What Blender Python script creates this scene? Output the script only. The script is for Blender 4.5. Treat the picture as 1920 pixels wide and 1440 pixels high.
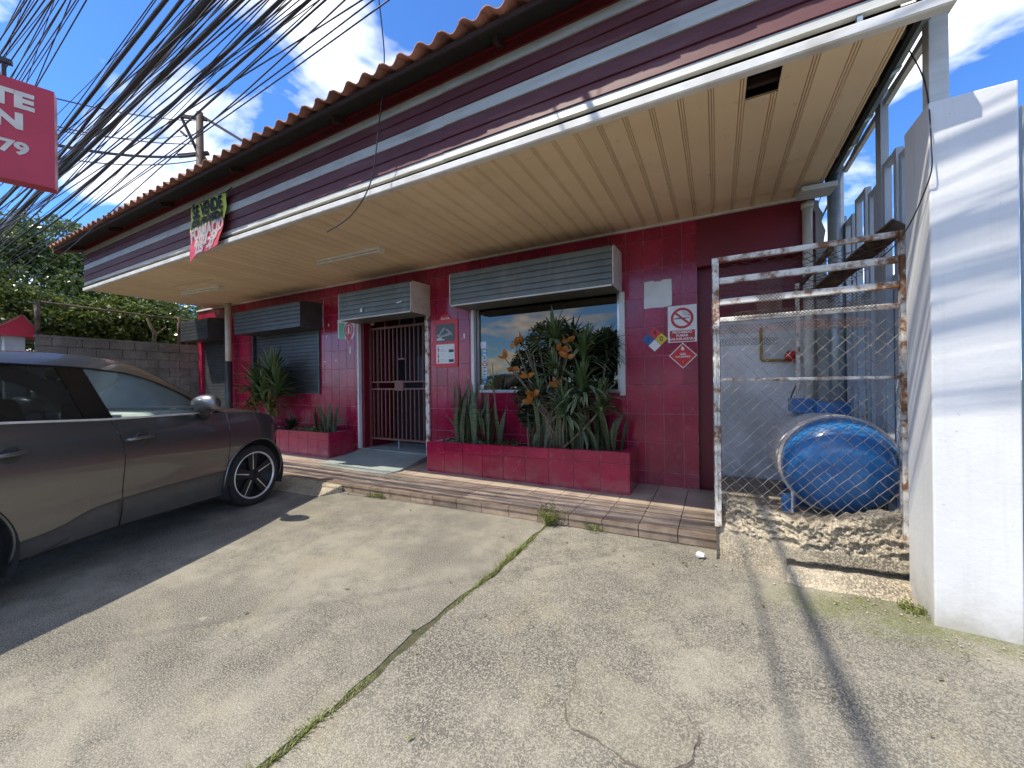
import bpy, math, random
import numpy as np
from mathutils import Vector, Matrix
R = math.radians
rng = random.Random(7)
scene = bpy.context.scene
for o in list(bpy.data.objects): bpy.data.objects.remove(o)

# ------------------------------------------------------------------ camera
CAMH = 1.35; YAW = R(28.07); ROLL = 0.012
rt = Vector((math.cos(YAW), math.sin(YAW), 0)); fw = Vector((-math.sin(YAW), math.cos(YAW), 0)); upv = Vector((0, 0, 1))
cx = rt*math.cos(ROLL) - upv*math.sin(ROLL); cy = rt*math.sin(ROLL) + upv*math.cos(ROLL)
cam_d = bpy.data.cameras.new('camera'); cam = bpy.data.objects.new('camera', cam_d)
scene.collection.objects.link(cam)
cam.matrix_world = Matrix(((cx.x, cy.x, -fw.x, 0), (cx.y, cy.y, -fw.y, 0), (cx.z, cy.z, -fw.z, CAMH), (0, 0, 0, 1)))
cam_d.sensor_width = 36; cam_d.lens = 13.5; cam_d.clip_start = 0.05; cam_d.clip_end = 2000
scene.camera = cam
# ------------------------------------------------------------------ sky and sun
SUN_TRAVEL = Vector((0.36, 0.48, -1.0)).normalized()
SUN_EL = math.asin(-SUN_TRAVEL.z); SUN_AZ = math.atan2(-SUN_TRAVEL.x, -SUN_TRAVEL.y)
world = bpy.data.worlds.new('World'); scene.world = world; world.use_nodes = True
wn = world.node_tree.nodes; wl = world.node_tree.links; wn.clear()
wout = wn.new('ShaderNodeOutputWorld'); wbg = wn.new('ShaderNodeBackground'); wbg.inputs['Strength'].default_value = 0.15
sky = wn.new('ShaderNodeTexSky'); sky.sky_type = 'NISHITA'; sky.sun_disc = False
sky.sun_elevation = SUN_EL; sky.sun_rotation = SUN_AZ; sky.altitude = 1100; sky.air_density = 1.0; sky.dust_density = 0.25; sky.ozone_density = 2.2
wtc = wn.new('ShaderNodeTexCoord'); wsep = wn.new('ShaderNodeSeparateXYZ'); wl.new(wtc.outputs['Generated'], wsep.inputs[0])
def wmath(op, a, b=None, clamp=False):
    n = wn.new('ShaderNodeMath'); n.operation = op; n.use_clamp = clamp
    for i, v in enumerate((a, b)):
        if v is None: continue
        if hasattr(v, 'is_linked'): wl.new(v, n.inputs[i])
        else: n.inputs[i].default_value = v
    return n.outputs[0]
zz = wmath('ADD', wmath('MAXIMUM', wsep.outputs['Z'], 0.0), 0.22)
wcom = wn.new('ShaderNodeCombineXYZ')
wl.new(wmath('DIVIDE', wsep.outputs['X'], zz), wcom.inputs[0]); wl.new(wmath('DIVIDE', wsep.outputs['Y'], zz), wcom.inputs[1])
wcom.inputs[2].default_value = 8.6
wno = wn.new('ShaderNodeTexNoise'); wno.noise_dimensions = '3D'; wl.new(wcom.outputs[0], wno.inputs['Vector'])
wno.inputs['Scale'].default_value = 1.75; wno.inputs['Detail'].default_value = 6; wno.inputs['Roughness'].default_value = 0.56; wno.inputs['Distortion'].default_value = 0.25
wcr = wn.new('ShaderNodeValToRGB'); wl.new(wno.outputs['Fac'], wcr.inputs[0])
wcr.color_ramp.elements[0].position = 0.48; wcr.color_ramp.elements[1].position = 0.60
wcr.color_ramp.elements[0].color = (0, 0, 0, 1); wcr.color_ramp.elements[1].color = (1, 1, 1, 1)
wmix = wn.new('ShaderNodeMix'); wmix.data_type = 'RGBA'
wl.new(wmath('MULTIPLY', wcr.outputs[0], 0.93), wmix.inputs['Factor'])
wtint = wn.new('ShaderNodeMix'); wtint.data_type = 'RGBA'; wtint.blend_type = 'MULTIPLY'; wtint.inputs['Factor'].default_value = 1
wl.new(sky.outputs[0], wtint.inputs['A']); wtint.inputs['B'].default_value = (0.27, 0.455, 0.69, 1)
wl.new(wtint.outputs['Result'], wmix.inputs['A']); 
wn2 = wn.new('ShaderNodeTexNoise'); wl.new(wcom.outputs[0], wn2.inputs['Vector']); wn2.inputs['Scale'].default_value = 4.2; wn2.inputs['Detail'].default_value = 4; wn2.inputs['Roughness'].default_value = 0.55
wcr2 = wn.new('ShaderNodeValToRGB'); wl.new(wn2.outputs['Fac'], wcr2.inputs[0]); wcr2.color_ramp.elements[0].position = 0.36; wcr2.color_ramp.elements[1].position = 0.62
wcr2.color_ramp.elements[0].color = (3.1, 3.2, 3.4, 1); wcr2.color_ramp.elements[1].color = (5.6, 5.55, 5.4, 1)
wl.new(wcr2.outputs[0], wmix.inputs['B'])
wl.new(wmix.outputs['Result'], wbg.inputs['Color']); wl.new(wbg.outputs[0], wout.inputs[0])
world.cycles.sampling_method = 'MANUAL'; world.cycles.sample_map_resolution = 512
sun_d = bpy.data.lights.new('sun', 'SUN'); sun_d.energy = 2.0; sun_d.angle = R(0.55); sun_d.color = (1.0, 0.93, 0.80)
sun = bpy.data.objects.new('sun', sun_d); scene.collection.objects.link(sun)
sun.rotation_euler = SUN_TRAVEL.to_track_quat('-Z', 'Y').to_euler(); sun.location = (0, 0, 30)
scene.view_settings.view_transform = 'Standard'; scene.view_settings.look = 'None'
scene.cycles.max_bounces = 5; scene.cycles.diffuse_bounces = 3; scene.cycles.glossy_bounces = 3; scene.cycles.transparent_max_bounces = 10; scene.cycles.caustics_reflective = False; scene.cycles.caustics_refractive = False
scene.view_settings.gamma = 1; scene.view_settings.exposure = 1.58; scene.view_settings.use_curve_mapping = False

# ------------------------------------------------------------------ helpers
COL = scene.collection
BASE = {}
def link(o, parent=None):
    COL.objects.link(o)
    if parent is not None: o.parent = parent
    return o
def tag(o, label=None, cat=None, group=None, kind=None):
    if label: o['label'] = label
    if cat: o['category'] = cat
    if group: o['group'] = group
    if kind: o['kind'] = kind
    return o
def thing(name, loc, label, cat, group=None):
    o = bpy.data.objects.new(name, None); o.location = loc; o.empty_display_size = 0.1
    link(o); BASE[o] = Vector(loc); return tag(o, label, cat, group)
def base_of(p):
    return BASE.get(p, Vector((0, 0, 0))) if p is not None else Vector((0, 0, 0))
class MB:
    def __init__(s): s.v = []; s.f = []
    def add(s, vs, fs):
        b = len(s.v); s.v += [tuple(v) for v in vs]; s.f += [tuple(i + b for i in f) for f in fs]; return s
    def box(s, x0, x1, y0, y1, z0, z1):
        return s.add([(x0,y0,z0),(x1,y0,z0),(x1,y1,z0),(x0,y1,z0),(x0,y0,z1),(x1,y0,z1),(x1,y1,z1),(x0,y1,z1)],
                     [(0,3,2,1),(4,5,6,7),(0,1,5,4),(1,2,6,5),(2,3,7,6),(3,0,4,7)])
    def bbox(s, x0, x1, y0, y1, z0, z1, b=0.006):
        # box with chamfered front (y0) edges
        return s.add([(x0,y1,z0),(x1,y1,z0),(x1,y1,z1),(x0,y1,z1),(x0,y0+b,z0),(x1,y0+b,z0),(x1,y0+b,z1),(x0,y0+b,z1),
                      (x0+b,y0,z0+b),(x1-b,y0,z0+b),(x1-b,y0,z1-b),(x0+b,y0,z1-b)],
                     [(0,3,2,1),(0,1,5,4),(1,2,6,5),(2,3,7,6),(3,0,4,7),(4,5,9,8),(5,6,10,9),(6,7,11,10),(7,4,8,11),(8,9,10,11)])
    def obox(s, c, a, b, d):
        c, a, b, d = map(Vector, (c, a, b, d)); vs = []
        for sz in (-1, 1):
            for sx, sy in ((-1,-1),(1,-1),(1,1),(-1,1)): vs.append(c + a*sx + b*sy + d*sz)
        return s.add(vs, [(0,3,2,1),(4,5,6,7),(0,1,5,4),(1,2,6,5),(2,3,7,6),(3,0,4,7)])
    def beam(s, p, q, w, h, side=None):
        p, q = Vector(p), Vector(q); d = (q - p); L = d.length; d.normalize()
        ref = Vector(side) if side else (Vector((0,0,1)) if abs(d.z) < 0.9 else Vector((0,1,0)))
        a = d.cross(ref).normalized(); b = a.cross(d).normalized()
        return s.obox((p + q)/2, d*L/2, a*w/2, b*h/2)
    def tube(s, pts, r, n=6, cap=True):
        pts = [Vector(p) for p in pts]; rs = r if isinstance(r, (list, tuple)) else [r]*len(pts)
        b = len(s.v); ref = None
        for i, p in enumerate(pts):
            t = (pts[min(i+1, len(pts)-1)] - pts[max(i-1, 0)])
            if t.length < 1e-9: t = Vector((0,0,1))
            t.normalize()
            if ref is None:
                ref = t.orthogonal().normalized()
            a = (ref - t*ref.dot(t))
            a = a.normalized() if a.length > 1e-6 else t.orthogonal().normalized()
            ref = a; c = t.cross(a)
            for k in range(n):
                an = 2*math.pi*k/n; s.v.append(tuple(p + (a*math.cos(an) + c*math.sin(an))*rs[i]))
        for i in range(len(pts)-1):
            for k in range(n):
                k2 = (k+1) % n
                s.f.append((b+i*n+k, b+i*n+k2, b+(i+1)*n+k2, b+(i+1)*n+k))
        if cap:
            s.f.append(tuple(b+k for k in reversed(range(n)))); e = b+(len(pts)-1)*n; s.f.append(tuple(e+k for k in range(n)))
        return s
    def lathe(s, c, axis, prof, n=24, ref=None, cap=True):
        c = Vector(c); ax = Vector(axis).normalized(); a = Vector(ref).normalized() if ref else ax.orthogonal().normalized(); d = ax.cross(a); b = len(s.v)
        for r, h in prof:
            for k in range(n):
                an = 2*math.pi*k/n; s.v.append(tuple(c + ax*h + (a*math.cos(an) + d*math.sin(an))*r))
        for i in range(len(prof)-1):
            for k in range(n):
                k2 = (k+1) % n; s.f.append((b+i*n+k, b+i*n+k2, b+(i+1)*n+k2, b+(i+1)*n+k))
        if cap: s.f.append(tuple(b+k for k in reversed(range(n)))); e = b+(len(prof)-1)*n; s.f.append(tuple(e+k for k in range(n)))
        return s
    def prism(s, fr, pts, h0, h1):
        O, r, u = [Vector(q) for q in fr]; nn = r.cross(u); n = len(pts); b = len(s.v)
        for h in (h0, h1):
            for p in pts: s.v.append(tuple(O + r*p[0] + u*p[1] + nn*h))
        s.f.append(tuple(b+i for i in reversed(range(n)))); s.f.append(tuple(b+n+i for i in range(n)))
        for i in range(n):
            j = (i+1) % n; s.f.append((b+i, b+j, b+n+j, b+n+i))
        return s
    def build(s, name, mat, parent=None, smooth=False, local=False, auto=None):
        me = bpy.data.meshes.new(name); off = Vector((0,0,0)) if local else base_of(parent)
        vs = s.v if off.length == 0 else [(v[0]-off.x, v[1]-off.y, v[2]-off.z) for v in s.v]
        me.from_pydata(vs, [], s.f); me.update()
        if mat: me.materials.append(mat)
        if smooth: me.polygons.foreach_set('use_smooth', [True]*len(me.polygons))
        o = bpy.data.objects.new(name, me); link(o, parent)
        if parent is not None and not local: BASE[o] = off
        elif local: BASE[o] = Vector((0,0,0))
        if auto:
            m = o.modifiers.new('bevel', 'BEVEL'); m.width = auto; m.segments = 2; m.limit_method = 'ANGLE'
        return o
def put(name, me, parent, loc, scale=(1,1,1), rot=None):
    o = bpy.data.objects.new(name, me); o.location = Vector(loc) - base_of(parent); o.scale = scale
    if rot is not None: o.rotation_euler = rot
    return link(o, parent)
def mesh_of(mb, name, mat, smooth=False):
    me = bpy.data.meshes.new(name); me.from_pydata(mb.v, [], mb.f); me.update(); me.materials.append(mat)
    if smooth: me.polygons.foreach_set('use_smooth', [True]*len(me.polygons))
    return me
_dg_tmp = []
def text(s, size, fr, mat, parent, name='lettering', align='CENTER', bold=0.0, h=0.002, sx=1.0, shear=0.0):
    cu = bpy.data.curves.new('t', 'FONT'); cu.body = s; cu.size = size; cu.align_x = align; cu.align_y = 'CENTER'; cu.offset = bold; cu.shear = shear; cu.extrude = 0.0008
    cu.resolution_u = 3
    to = bpy.data.objects.new('t', cu); COL.objects.link(to)
    dg = bpy.context.evaluated_depsgraph_get(); me = bpy.data.meshes.new_from_object(to.evaluated_get(dg))
    bpy.data.objects.remove(to); bpy.data.curves.remove(cu)
    me.materials.clear(); me.materials.append(mat)
    O, r, u = [Vector(q) for q in fr]; r = r.normalized(); u = u.normalized(); nn = r.cross(u); P = O + nn*h - base_of(parent)
    o = bpy.data.objects.new(name, me)
    for v in me.vertices:
        q = P + r*v.co.x*sx + u*v.co.y + nn*v.co.z; v.co = q
    link(o, parent); BASE[o] = base_of(parent); return o
def disc(cx_, cy_, r, n=28, r2=None):
    return [(cx_ + r*math.cos(2*math.pi*k/n), cy_ + (r2 or r)*math.sin(2*math.pi*k/n)) for k in range(n)]

# ------------------------------------------------------------------ materials
def nodes_of(m):
    m.use_nodes = True; nt = m.node_tree; return nt, nt.nodes, nt.links, nt.nodes['Principled BSDF']
def nmath(nt, op, a, b=None, clamp=False):
    n = nt.nodes.new('ShaderNodeMath'); n.operation = op; n.use_clamp = clamp
    for i, v in enumerate((a, b)):
        if v is None: continue
        if hasattr(v, 'is_linked'): nt.links.new(v, n.inputs[i])
        else: n.inputs[i].default_value = v
    return n.outputs[0]
def noise(nt, scale, detail=4, rough=0.55, vec=None, dist=0.0, map_scale=None, obj=False):
    n = nt.nodes.new('ShaderNodeTexNoise'); n.inputs['Scale'].default_value = scale; n.inputs['Detail'].default_value = detail
    n.inputs['Roughness'].default_value = rough; n.inputs['Distortion'].default_value = dist
    if vec is None:
        if obj: vec = nt.nodes.new('ShaderNodeTexCoord').outputs['Object']
        else: vec = nt.nodes.new('ShaderNodeNewGeometry').outputs['Position']
    if map_scale:
        mp = nt.nodes.new('ShaderNodeMapping'); mp.inputs['Scale'].default_value = map_scale; nt.links.new(vec, mp.inputs['Vector']); vec = mp.outputs[0]
    nt.links.new(vec, n.inputs['Vector']); return n.outputs['Fac']
def ramp(nt, fac, stops):
    n = nt.nodes.new('ShaderNodeValToRGB'); nt.links.new(fac, n.inputs[0]); cr = n.color_ramp
    while len(cr.elements) < len(stops): cr.elements.new(0.5)
    for e, (p, c) in zip(cr.elements, stops):
        e.position = p; e.color = (c, c, c, 1) if isinstance(c, (int, float)) else (*c, 1)
    return n.outputs[0]
def mixc(nt, fac, a, b, mode='MIX'):
    n = nt.nodes.new('ShaderNodeMix'); n.data_type = 'RGBA'; n.blend_type = mode
    for k, v in (('Factor', fac), ('A', a), ('B', b)):
        if hasattr(v, 'is_linked'): nt.links.new(v, n.inputs[k])
        elif k == 'Factor': n.inputs[k].default_value = v
        else: n.inputs[k].default_value = (*v, 1)
    return n.outputs['Result']
def bump(nt, bs, h, strength=0.3, dist=0.01):
    n = nt.nodes.new('ShaderNodeBump'); n.inputs['Strength'].default_value = strength; n.inputs['Distance'].default_value = dist
    nt.links.new(h, n.inputs['Height']); nt.links.new(n.outputs[0], bs.inputs['Normal'])
def pmat(name, c1, c2=None, scale=6, rough=0.6, r2=None, bmp=0.0, bscale=None, bdist=0.01, metal=0.0, detail=5, rnd=0.0, lo=0.35, hi=0.65, coat=0.0, spec=None, map_scale=None, island=0.0):
    m = bpy.data.materials.new(name); nt, N, L, bs = nodes_of(m)
    c2 = c2 or tuple(x*0.8 for x in c1)
    f = noise(nt, scale, detail, map_scale=map_scale); col = mixc(nt, ramp(nt, f, [(lo, 0.0), (hi, 1.0)]), c1, c2)
    for amt, out in ((rnd, 'obj'), (island, 'isl')):
        if amt:
            src = N.new('ShaderNodeObjectInfo').outputs['Random'] if out == 'obj' else N.new('ShaderNodeNewGeometry').outputs['Random Per Island']
            k = nmath(nt, 'ADD', nmath(nt, 'MULTIPLY', src, 2*amt), 1-amt)
            cc = N.new('ShaderNodeCombineColor'); 
            for i in range(3): L.new(k, cc.inputs[i])
            col = mixc(nt, 1.0, col, cc.outputs[0], 'MULTIPLY')
    L.new(col, bs.inputs['Base Color'])
    bs.inputs['Roughness'].default_value = rough
    if r2 is not None:
        L.new(nmath(nt, 'ADD', nmath(nt, 'MULTIPLY', f, (r2-rough)), rough), bs.inputs['Roughness'])
    bs.inputs['Metallic'].default_value = metal
    if coat: bs.inputs['Coat Weight'].default_value = coat; bs.inputs['Coat Roughness'].default_value = 0.04
    if spec is not None: bs.inputs['Specular IOR Level'].default_value = spec
    if bmp: bump(nt, bs, noise(nt, bscale or scale*4, 5), bmp, bdist)
    return m
M = {}
# glossy maroon wall tile with pale marble veins
def tile_mat(name, base, base2, vein, rough=0.16, vamt=0.5, rnd=0.14):
    m = bpy.data.materials.new(name); nt, N, L, bs = nodes_of(m)
    f = noise(nt, 3.2, 6); col = mixc(nt, ramp(nt, f, [(0.3, 0.0), (0.7, 1.0)]), base, base2)
    info = N.new('ShaderNodeObjectInfo'); geo = N.new('ShaderNodeNewGeometry')
    add = N.new('ShaderNodeVectorMath'); add.operation = 'ADD'; L.new(geo.outputs['Position'], add.inputs[0])
    cmb = N.new('ShaderNodeCombineXYZ'); L.new(nmath(nt, 'MULTIPLY', info.outputs['Random'], 37.0), cmb.inputs[0]); L.new(nmath(nt, 'MULTIPLY', info.outputs['Random'], 11.0), cmb.inputs[2]); L.new(cmb.outputs[0], add.inputs[1])
    nv = noise(nt, 5.0, 3, 0.5, vec=add.outputs[0], dist=1.6)
    band = nmath(nt, 'ABSOLUTE', nmath(nt, 'SUBTRACT', nv, 0.5))
    vm = nmath(nt, 'MULTIPLY', ramp(nt, band, [(0.0, 1.0), (0.012, 0.0)]), ramp(nt, noise(nt, 9, 2, vec=add.outputs[0]), [(0.42, 0.0), (0.60, vamt)]))
    col = mixc(nt, vm, col, vein)
    k = nmath(nt, 'ADD', nmath(nt, 'MULTIPLY', info.outputs['Random'], 2*rnd), 1-rnd)
    cc = N.new('ShaderNodeCombineColor'); [L.new(k, cc.inputs[i]) for i in range(3)]
    L.new(mixc(nt, 1.0, col, cc.outputs[0], 'MULTIPLY'), bs.inputs['Base Color'])
    L.new(nmath(nt, 'ADD', nmath(nt, 'MULTIPLY', noise(nt, 14, 4), 0.22), rough-0.06), bs.inputs['Roughness'])
    bump(nt, bs, noise(nt, 7, 3), 0.05, 0.01)
    return m
M['tile'] = tile_mat('maroon_tile', (0.36, 0.012, 0.052), (0.27, 0.009, 0.038), (0.55, 0.22, 0.26), rough=.12)
M['grout'] = pmat('maroon_grout', (0.46, 0.15, 0.19), (0.66, 0.36, 0.40), 9, 0.8)
M['maroon_paint'] = pmat('maroon_paint', (0.185, 0.009, 0.024), (0.145, 0.008, 0.02), 2.5, 0.42, bmp=0.05, bscale=20)
M['siding'] = pmat('maroon_siding', (0.125, 0.034, 0.042), (0.105, 0.028, 0.035), 2.0, 0.55, map_scale=(1, 1, 6))
M['siding_red'] = pmat('dark_red_board', (0.17, 0.020, 0.026), (0.13, 0.016, 0.02), 3, 0.5)
M['trim'] = pmat('pale_trim', (0.60, 0.61, 0.59), (0.50, 0.50, 0.47), 3.0, 0.4, map_scale=(1, 1, 8))
M['trim_white'] = pmat('white_trim', (0.80, 0.79, 0.76), (0.64, 0.62, 0.58), 5.0, 0.38)
M['soffit'] = pmat('cream_soffit', (0.86, 0.675, 0.455), (0.79, 0.605, 0.40), 1.4, 0.5, rnd=0.05, bmp=0.02, bscale=4)
M['black'] = pmat('black_gap', (0.012, 0.011, 0.011), (0.02, 0.018, 0.016), 8, 0.8)
M['wood'] = pmat('brown_wood', (0.045, 0.022, 0.016), (0.025, 0.013, 0.010), 9, 0.7, bmp=0.2, map_scale=(1, 6, 6))
M['rooftile'] = pmat('terracotta_tile', (0.38, 0.165, 0.115), (0.23, 0.11, 0.085), 7, 0.8, rnd=0.3, bmp=0.25, bscale=40)
M['slat_grey'] = pmat('grey_slat', (0.145, 0.16, 0.15), (0.11, 0.122, 0.115), 4, 0.45, metal=0.15, rnd=0.05, bmp=0.03, bscale=9)
M['slat_black'] = pmat('black_slat', (0.070, 0.075, 0.080), (0.048, 0.052, 0.056), 5, 0.38, metal=0.15, rnd=0.08, bmp=0.05, bscale=9)
M['box_white'] = pmat('scuffed_white_steel', (0.66, 0.60, 0.55), (0.52, 0.46, 0.41), 5, 0.5, bmp=0.05)
M['white_paint'] = pmat('white_paint', (0.74, 0.74, 0.73), (0.62, 0.62, 0.61), 2.2, 0.6, bmp=0.06, bscale=25)
M['gate'] = pmat('red_oxide_steel', (0.20, 0.075, 0.06), (0.14, 0.05, 0.042), 12, 0.5)
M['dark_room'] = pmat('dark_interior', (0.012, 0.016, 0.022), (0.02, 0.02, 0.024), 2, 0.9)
M['blue_panel'] = pmat('blue_grey_panel', (0.03, 0.07, 0.11), None, 3, 0.6)
M['alu'] = pmat('aluminium', (0.62, 0.63, 0.64), (0.5, 0.5, 0.5), 8, 0.3, metal=0.8)
M['galv'] = pmat('galvanised_steel', (0.42, 0.47, 0.49), (0.30, 0.35, 0.37), 12, 0.42, metal=0.55)
M['fence_grey'] = pmat('grey_fence_paint', (0.47, 0.52, 0.57), (0.40, 0.45, 0.50), 4, 0.5)
M['crack_soil'] = pmat('mossy_soil', (0.045, 0.050, 0.020), (0.10, 0.085, 0.05), 22, 0.95, bmp=0.6, bscale=80)
M['soil'] = pmat('planter_soil', (0.035, 0.026, 0.02), (0.06, 0.045, 0.032), 25, 0.95, bmp=0.7, bscale=60)
M['pvc'] = pmat('white_pvc', (0.68, 0.65, 0.58), (0.55, 0.52, 0.45), 4, 0.4)
M['lamp_white'] = pmat('lamp_fixture_white', (0.88, 0.86, 0.80), (0.78, 0.75, 0.68), 9, 0.45)
M['tube'] = pmat('lamp_tube', (0.82, 0.82, 0.8), None, 9, 0.3)
M['cable'] = pmat('black_cable', (0.018, 0.018, 0.020), (0.03, 0.03, 0.034), 6, 0.45)
M['red_sign'] = pmat('red_sign_face', (0.50, 0.02, 0.055), (0.44, 0.016, 0.045), 2, 0.4)
M['sign_letters'] = pmat('pale_sign_lettering', (0.72, 0.66, 0.58), None, 5, 0.5)
for nm, c in dict(red=(0.62, 0.015, 0.02), dred=(0.48, 0.012, 0.02), white=(0.80, 0.80, 0.80), blk=(0.012, 0.012, 0.013), yellow=(0.75, 0.55, 0.03), blue=(0.02, 0.10, 0.33), green=(0.10, 0.42, 0.22),
                  lime=(0.62, 0.66, 0.04), pink=(0.62, 0.05, 0.08), lav=(0.72, 0.72, 0.84), cyan=(0.12, 0.42, 0.72), grey=(0.30, 0.29, 0.28), dgrey=(0.07, 0.065, 0.062), paper=(0.72, 0.74, 0.72), orange=(0.6, 0.2, 0.03)).items():
    M[nm] = pmat('print_'+nm, c, tuple(x*0.88 for x in c), 14, 0.38)
def rust_mat(name, paint, rust, lo=0.47, hi=0.60, scale=9, rough=0.6):
    m = bpy.data.materials.new(name); nt, N, L, bs = nodes_of(m)
    f = noise(nt, scale, 8, 0.68); msk = ramp(nt, f, [(lo, 0.0), (hi, 1.0)])
    r2 = mixc(nt, noise(nt, 40, 4), rust, tuple(x*0.35 for x in rust))
    L.new(mixc(nt, msk, paint, r2), bs.inputs['Base Color']); bs.inputs['Roughness'].default_value = rough
    bump(nt, bs, f, 0.25, 0.006); return m
M['rusty_white'] = rust_mat('rusty_white_paint', (0.68, 0.65, 0.58), (0.30, 0.13, 0.05))
M['rusty_wire'] = rust_mat('weathered_wire', (0.34, 0.30, 0.25), (0.13, 0.08, 0.05), 0.4, 0.65, 14)
M['rusty_mesh'] = rust_mat('rusty_expanded_metal', (0.36, 0.17, 0.11), (0.16, 0.075, 0.05), 0.4, 0.6, 10, 0.8)
M['dark_mesh'] = rust_mat('dark_expanded_metal', (0.12, 0.09, 0.08), (0.08, 0.045, 0.03), 0.4, 0.6, 10, 0.8)
M['rusty_brown'] = rust_mat('rusty_brown_sheet', (0.17, 0.13, 0.10), (0.09, 0.04, 0.025), 0.4, 0.6, 6, 0.8)

def pillar_mat():
    m = bpy.data.materials.new('stained_white_paint'); nt, N, L, bs = nodes_of(m)
    col = mixc(nt, ramp(nt, noise(nt, 2.2, 4), [(.35,0.0),(.7,1.0)]), (0.74,0.74,0.73), (0.64,0.64,0.635))
    sp = N.new('ShaderNodeSeparateXYZ'); L.new(N.new('ShaderNodeNewGeometry').outputs['Position'], sp.inputs[0])
    hz = nmath(nt, 'ADD', sp.outputs[2], nmath(nt, 'MULTIPLY', nmath(nt, 'SUBTRACT', noise(nt, 9, 5, .7), .5), .35))
    col = mixc(nt, ramp(nt, hz, [(.0,.75),(.10,.35),(.28,0.0)]), col, (0.36,0.33,0.27))
    st = nmath(nt, 'MULTIPLY', ramp(nt, noise(nt, 1.0, 5, .6, map_scale=(16,16,.8)), [(.56,0.0),(.72,.35)]), 1.0); col = mixc(nt, st, col, (0.50,0.49,0.46))
    col = mixc(nt, ramp(nt, noise(nt, 26, 3, .7), [(.70,0.0),(.73,.6)]), col, (0.42,0.41,0.40))
    L.new(col, bs.inputs['Base Color']); bs.inputs['Roughness'].default_value = .62
    bump(nt, bs, nmath(nt, 'ADD', noise(nt, 3, 3), nmath(nt, 'MULTIPLY', noise(nt, 45, 3), .35)), .3, .012); return m
M['pillar'] = pillar_mat()
def concrete(name, c_lo, c_hi, moss=False, stain=0.5, fine=1.0):
    m = bpy.data.materials.new(name); nt, N, L, bs = nodes_of(m)
    big = noise(nt, 0.9, 4, 0.65); mid = noise(nt, 4.2, 5, 0.7); fin = noise(nt, 120*fine, 3, 0.75); spk = noise(nt, 240*fine, 1, 0.6)
    col = mixc(nt, ramp(nt, big, [(0.40, 0.0), (0.58, 1.0)]), c_lo, c_hi)
    col = mixc(nt, nmath(nt, 'MULTIPLY', ramp(nt, mid, [(0.42, 0.0), (0.68, 1.0)]), stain), col, tuple(x*0.62 for x in c_lo))
    yel = ramp(nt, noise(nt, 1.7, 5, 0.6, dist=0.4), [(0.55, 0.0), (0.68, 0.5)])
    col = mixc(nt, yel, col, (c_hi[0]*1.06, c_hi[1]*1.0, c_hi[2]*0.80))
    oil = nmath(nt, 'MULTIPLY', ramp(nt, noise(nt, 2.6, 4, 0.6, dist=0.8), [(0.66, 0.0), (0.74, 0.55)]), ramp(nt, fin, [(.3,1.0),(.7,.4)])); col = mixc(nt, oil, col, tuple(x*0.42 for x in c_lo))
    wsh = ramp(nt, noise(nt, 6.5, 3, 0.6, dist=0.3), [(0.69, 0.0), (0.75, 0.6)]); col = mixc(nt, wsh, col, tuple(min(1, x*1.5) for x in c_hi))
    # pale worn aggregate: connected light flecks on a darker matrix
    fl = ramp(nt, fin, [(0.48, 0.0), (0.57, 1.0)])
    col = mixc(nt, nmath(nt, 'MULTIPLY', fl, 0.75), col, tuple(min(1, x*1.38) for x in c_hi))
    col = mixc(nt, ramp(nt, spk, [(0.33, 0.65), (0.42, 0.0)]), col, tuple(x*0.42 for x in c_lo))
    vo = N.new('ShaderNodeTexVoronoi'); vo.feature = 'DISTANCE_TO_EDGE'; vo.inputs['Scale'].default_value = 24
    ge = N.new('ShaderNodeNewGeometry'); ad = N.new('ShaderNodeVectorMath'); ad.operation = 'ADD'
    nn = N.new('ShaderNodeTexNoise'); nn.inputs['Scale'].default_value = 18; L.new(ge.outputs['Position'], nn.inputs['Vector'])
    sc = N.new('ShaderNodeVectorMath'); sc.operation = 'SCALE'; sc.inputs['Scale'].default_value = 0.06; L.new(nn.outputs['Color'], sc.inputs[0])
    L.new(ge.outputs['Position'], ad.inputs[0]); L.new(sc.outputs[0], ad.inputs[1]); L.new(ad.outputs[0], vo.inputs['Vector'])
    ck = nmath(nt, 'MULTIPLY', ramp(nt, vo.outputs['Distance'], [(0.0, 1.0), (0.05, 0.0)]), ramp(nt, noise(nt, 1.3, 3), [(0.47, 0.0), (0.62, 0.6)]))
    col = mixc(nt, ck, col, tuple(x*0.4 for x in c_lo))
    if moss:
        sp = N.new('ShaderNodeSeparateXYZ'); L.new(ge.outputs['Position'], sp.inputs[0])
        # damp corner in front of the cage and pillar
        dx = nmath(nt, 'SUBTRACT', sp.outputs[0], 0.86); dy = nmath(nt, 'SUBTRACT', sp.outputs[1], 2.93)
        d = nmath(nt, 'ADD', nmath(nt, 'MULTIPLY', nmath(nt, 'MULTIPLY', dx, dx), 1.2), nmath(nt, 'MULTIPLY', nmath(nt, 'MULTIPLY', dy, dy), 7.0))
        d = nmath(nt, 'ADD', d, nmath(nt, 'MULTIPLY', nmath(nt, 'SUBTRACT', noise(nt, 4.5, 6, 0.65), 0.5), 1.8))
        gm = nmath(nt, 'MULTIPLY', ramp(nt, d, [(0.02, 1.0), (0.55, 0.0)]), ramp(nt, fin, [(0.3, 0.4), (0.6, 1.0)]))
        gm = nmath(nt, 'MULTIPLY', gm, ramp(nt, noise(nt, 38, 4, .7), [(.36,.1),(.6,1.0)])); col = mixc(nt, nmath(nt, 'MULTIPLY', gm, 0.85), col, (0.135, 0.165, 0.025))
    L.new(col, bs.inputs['Base Color']); bs.inputs['Roughness'].default_value = 0.88
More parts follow.
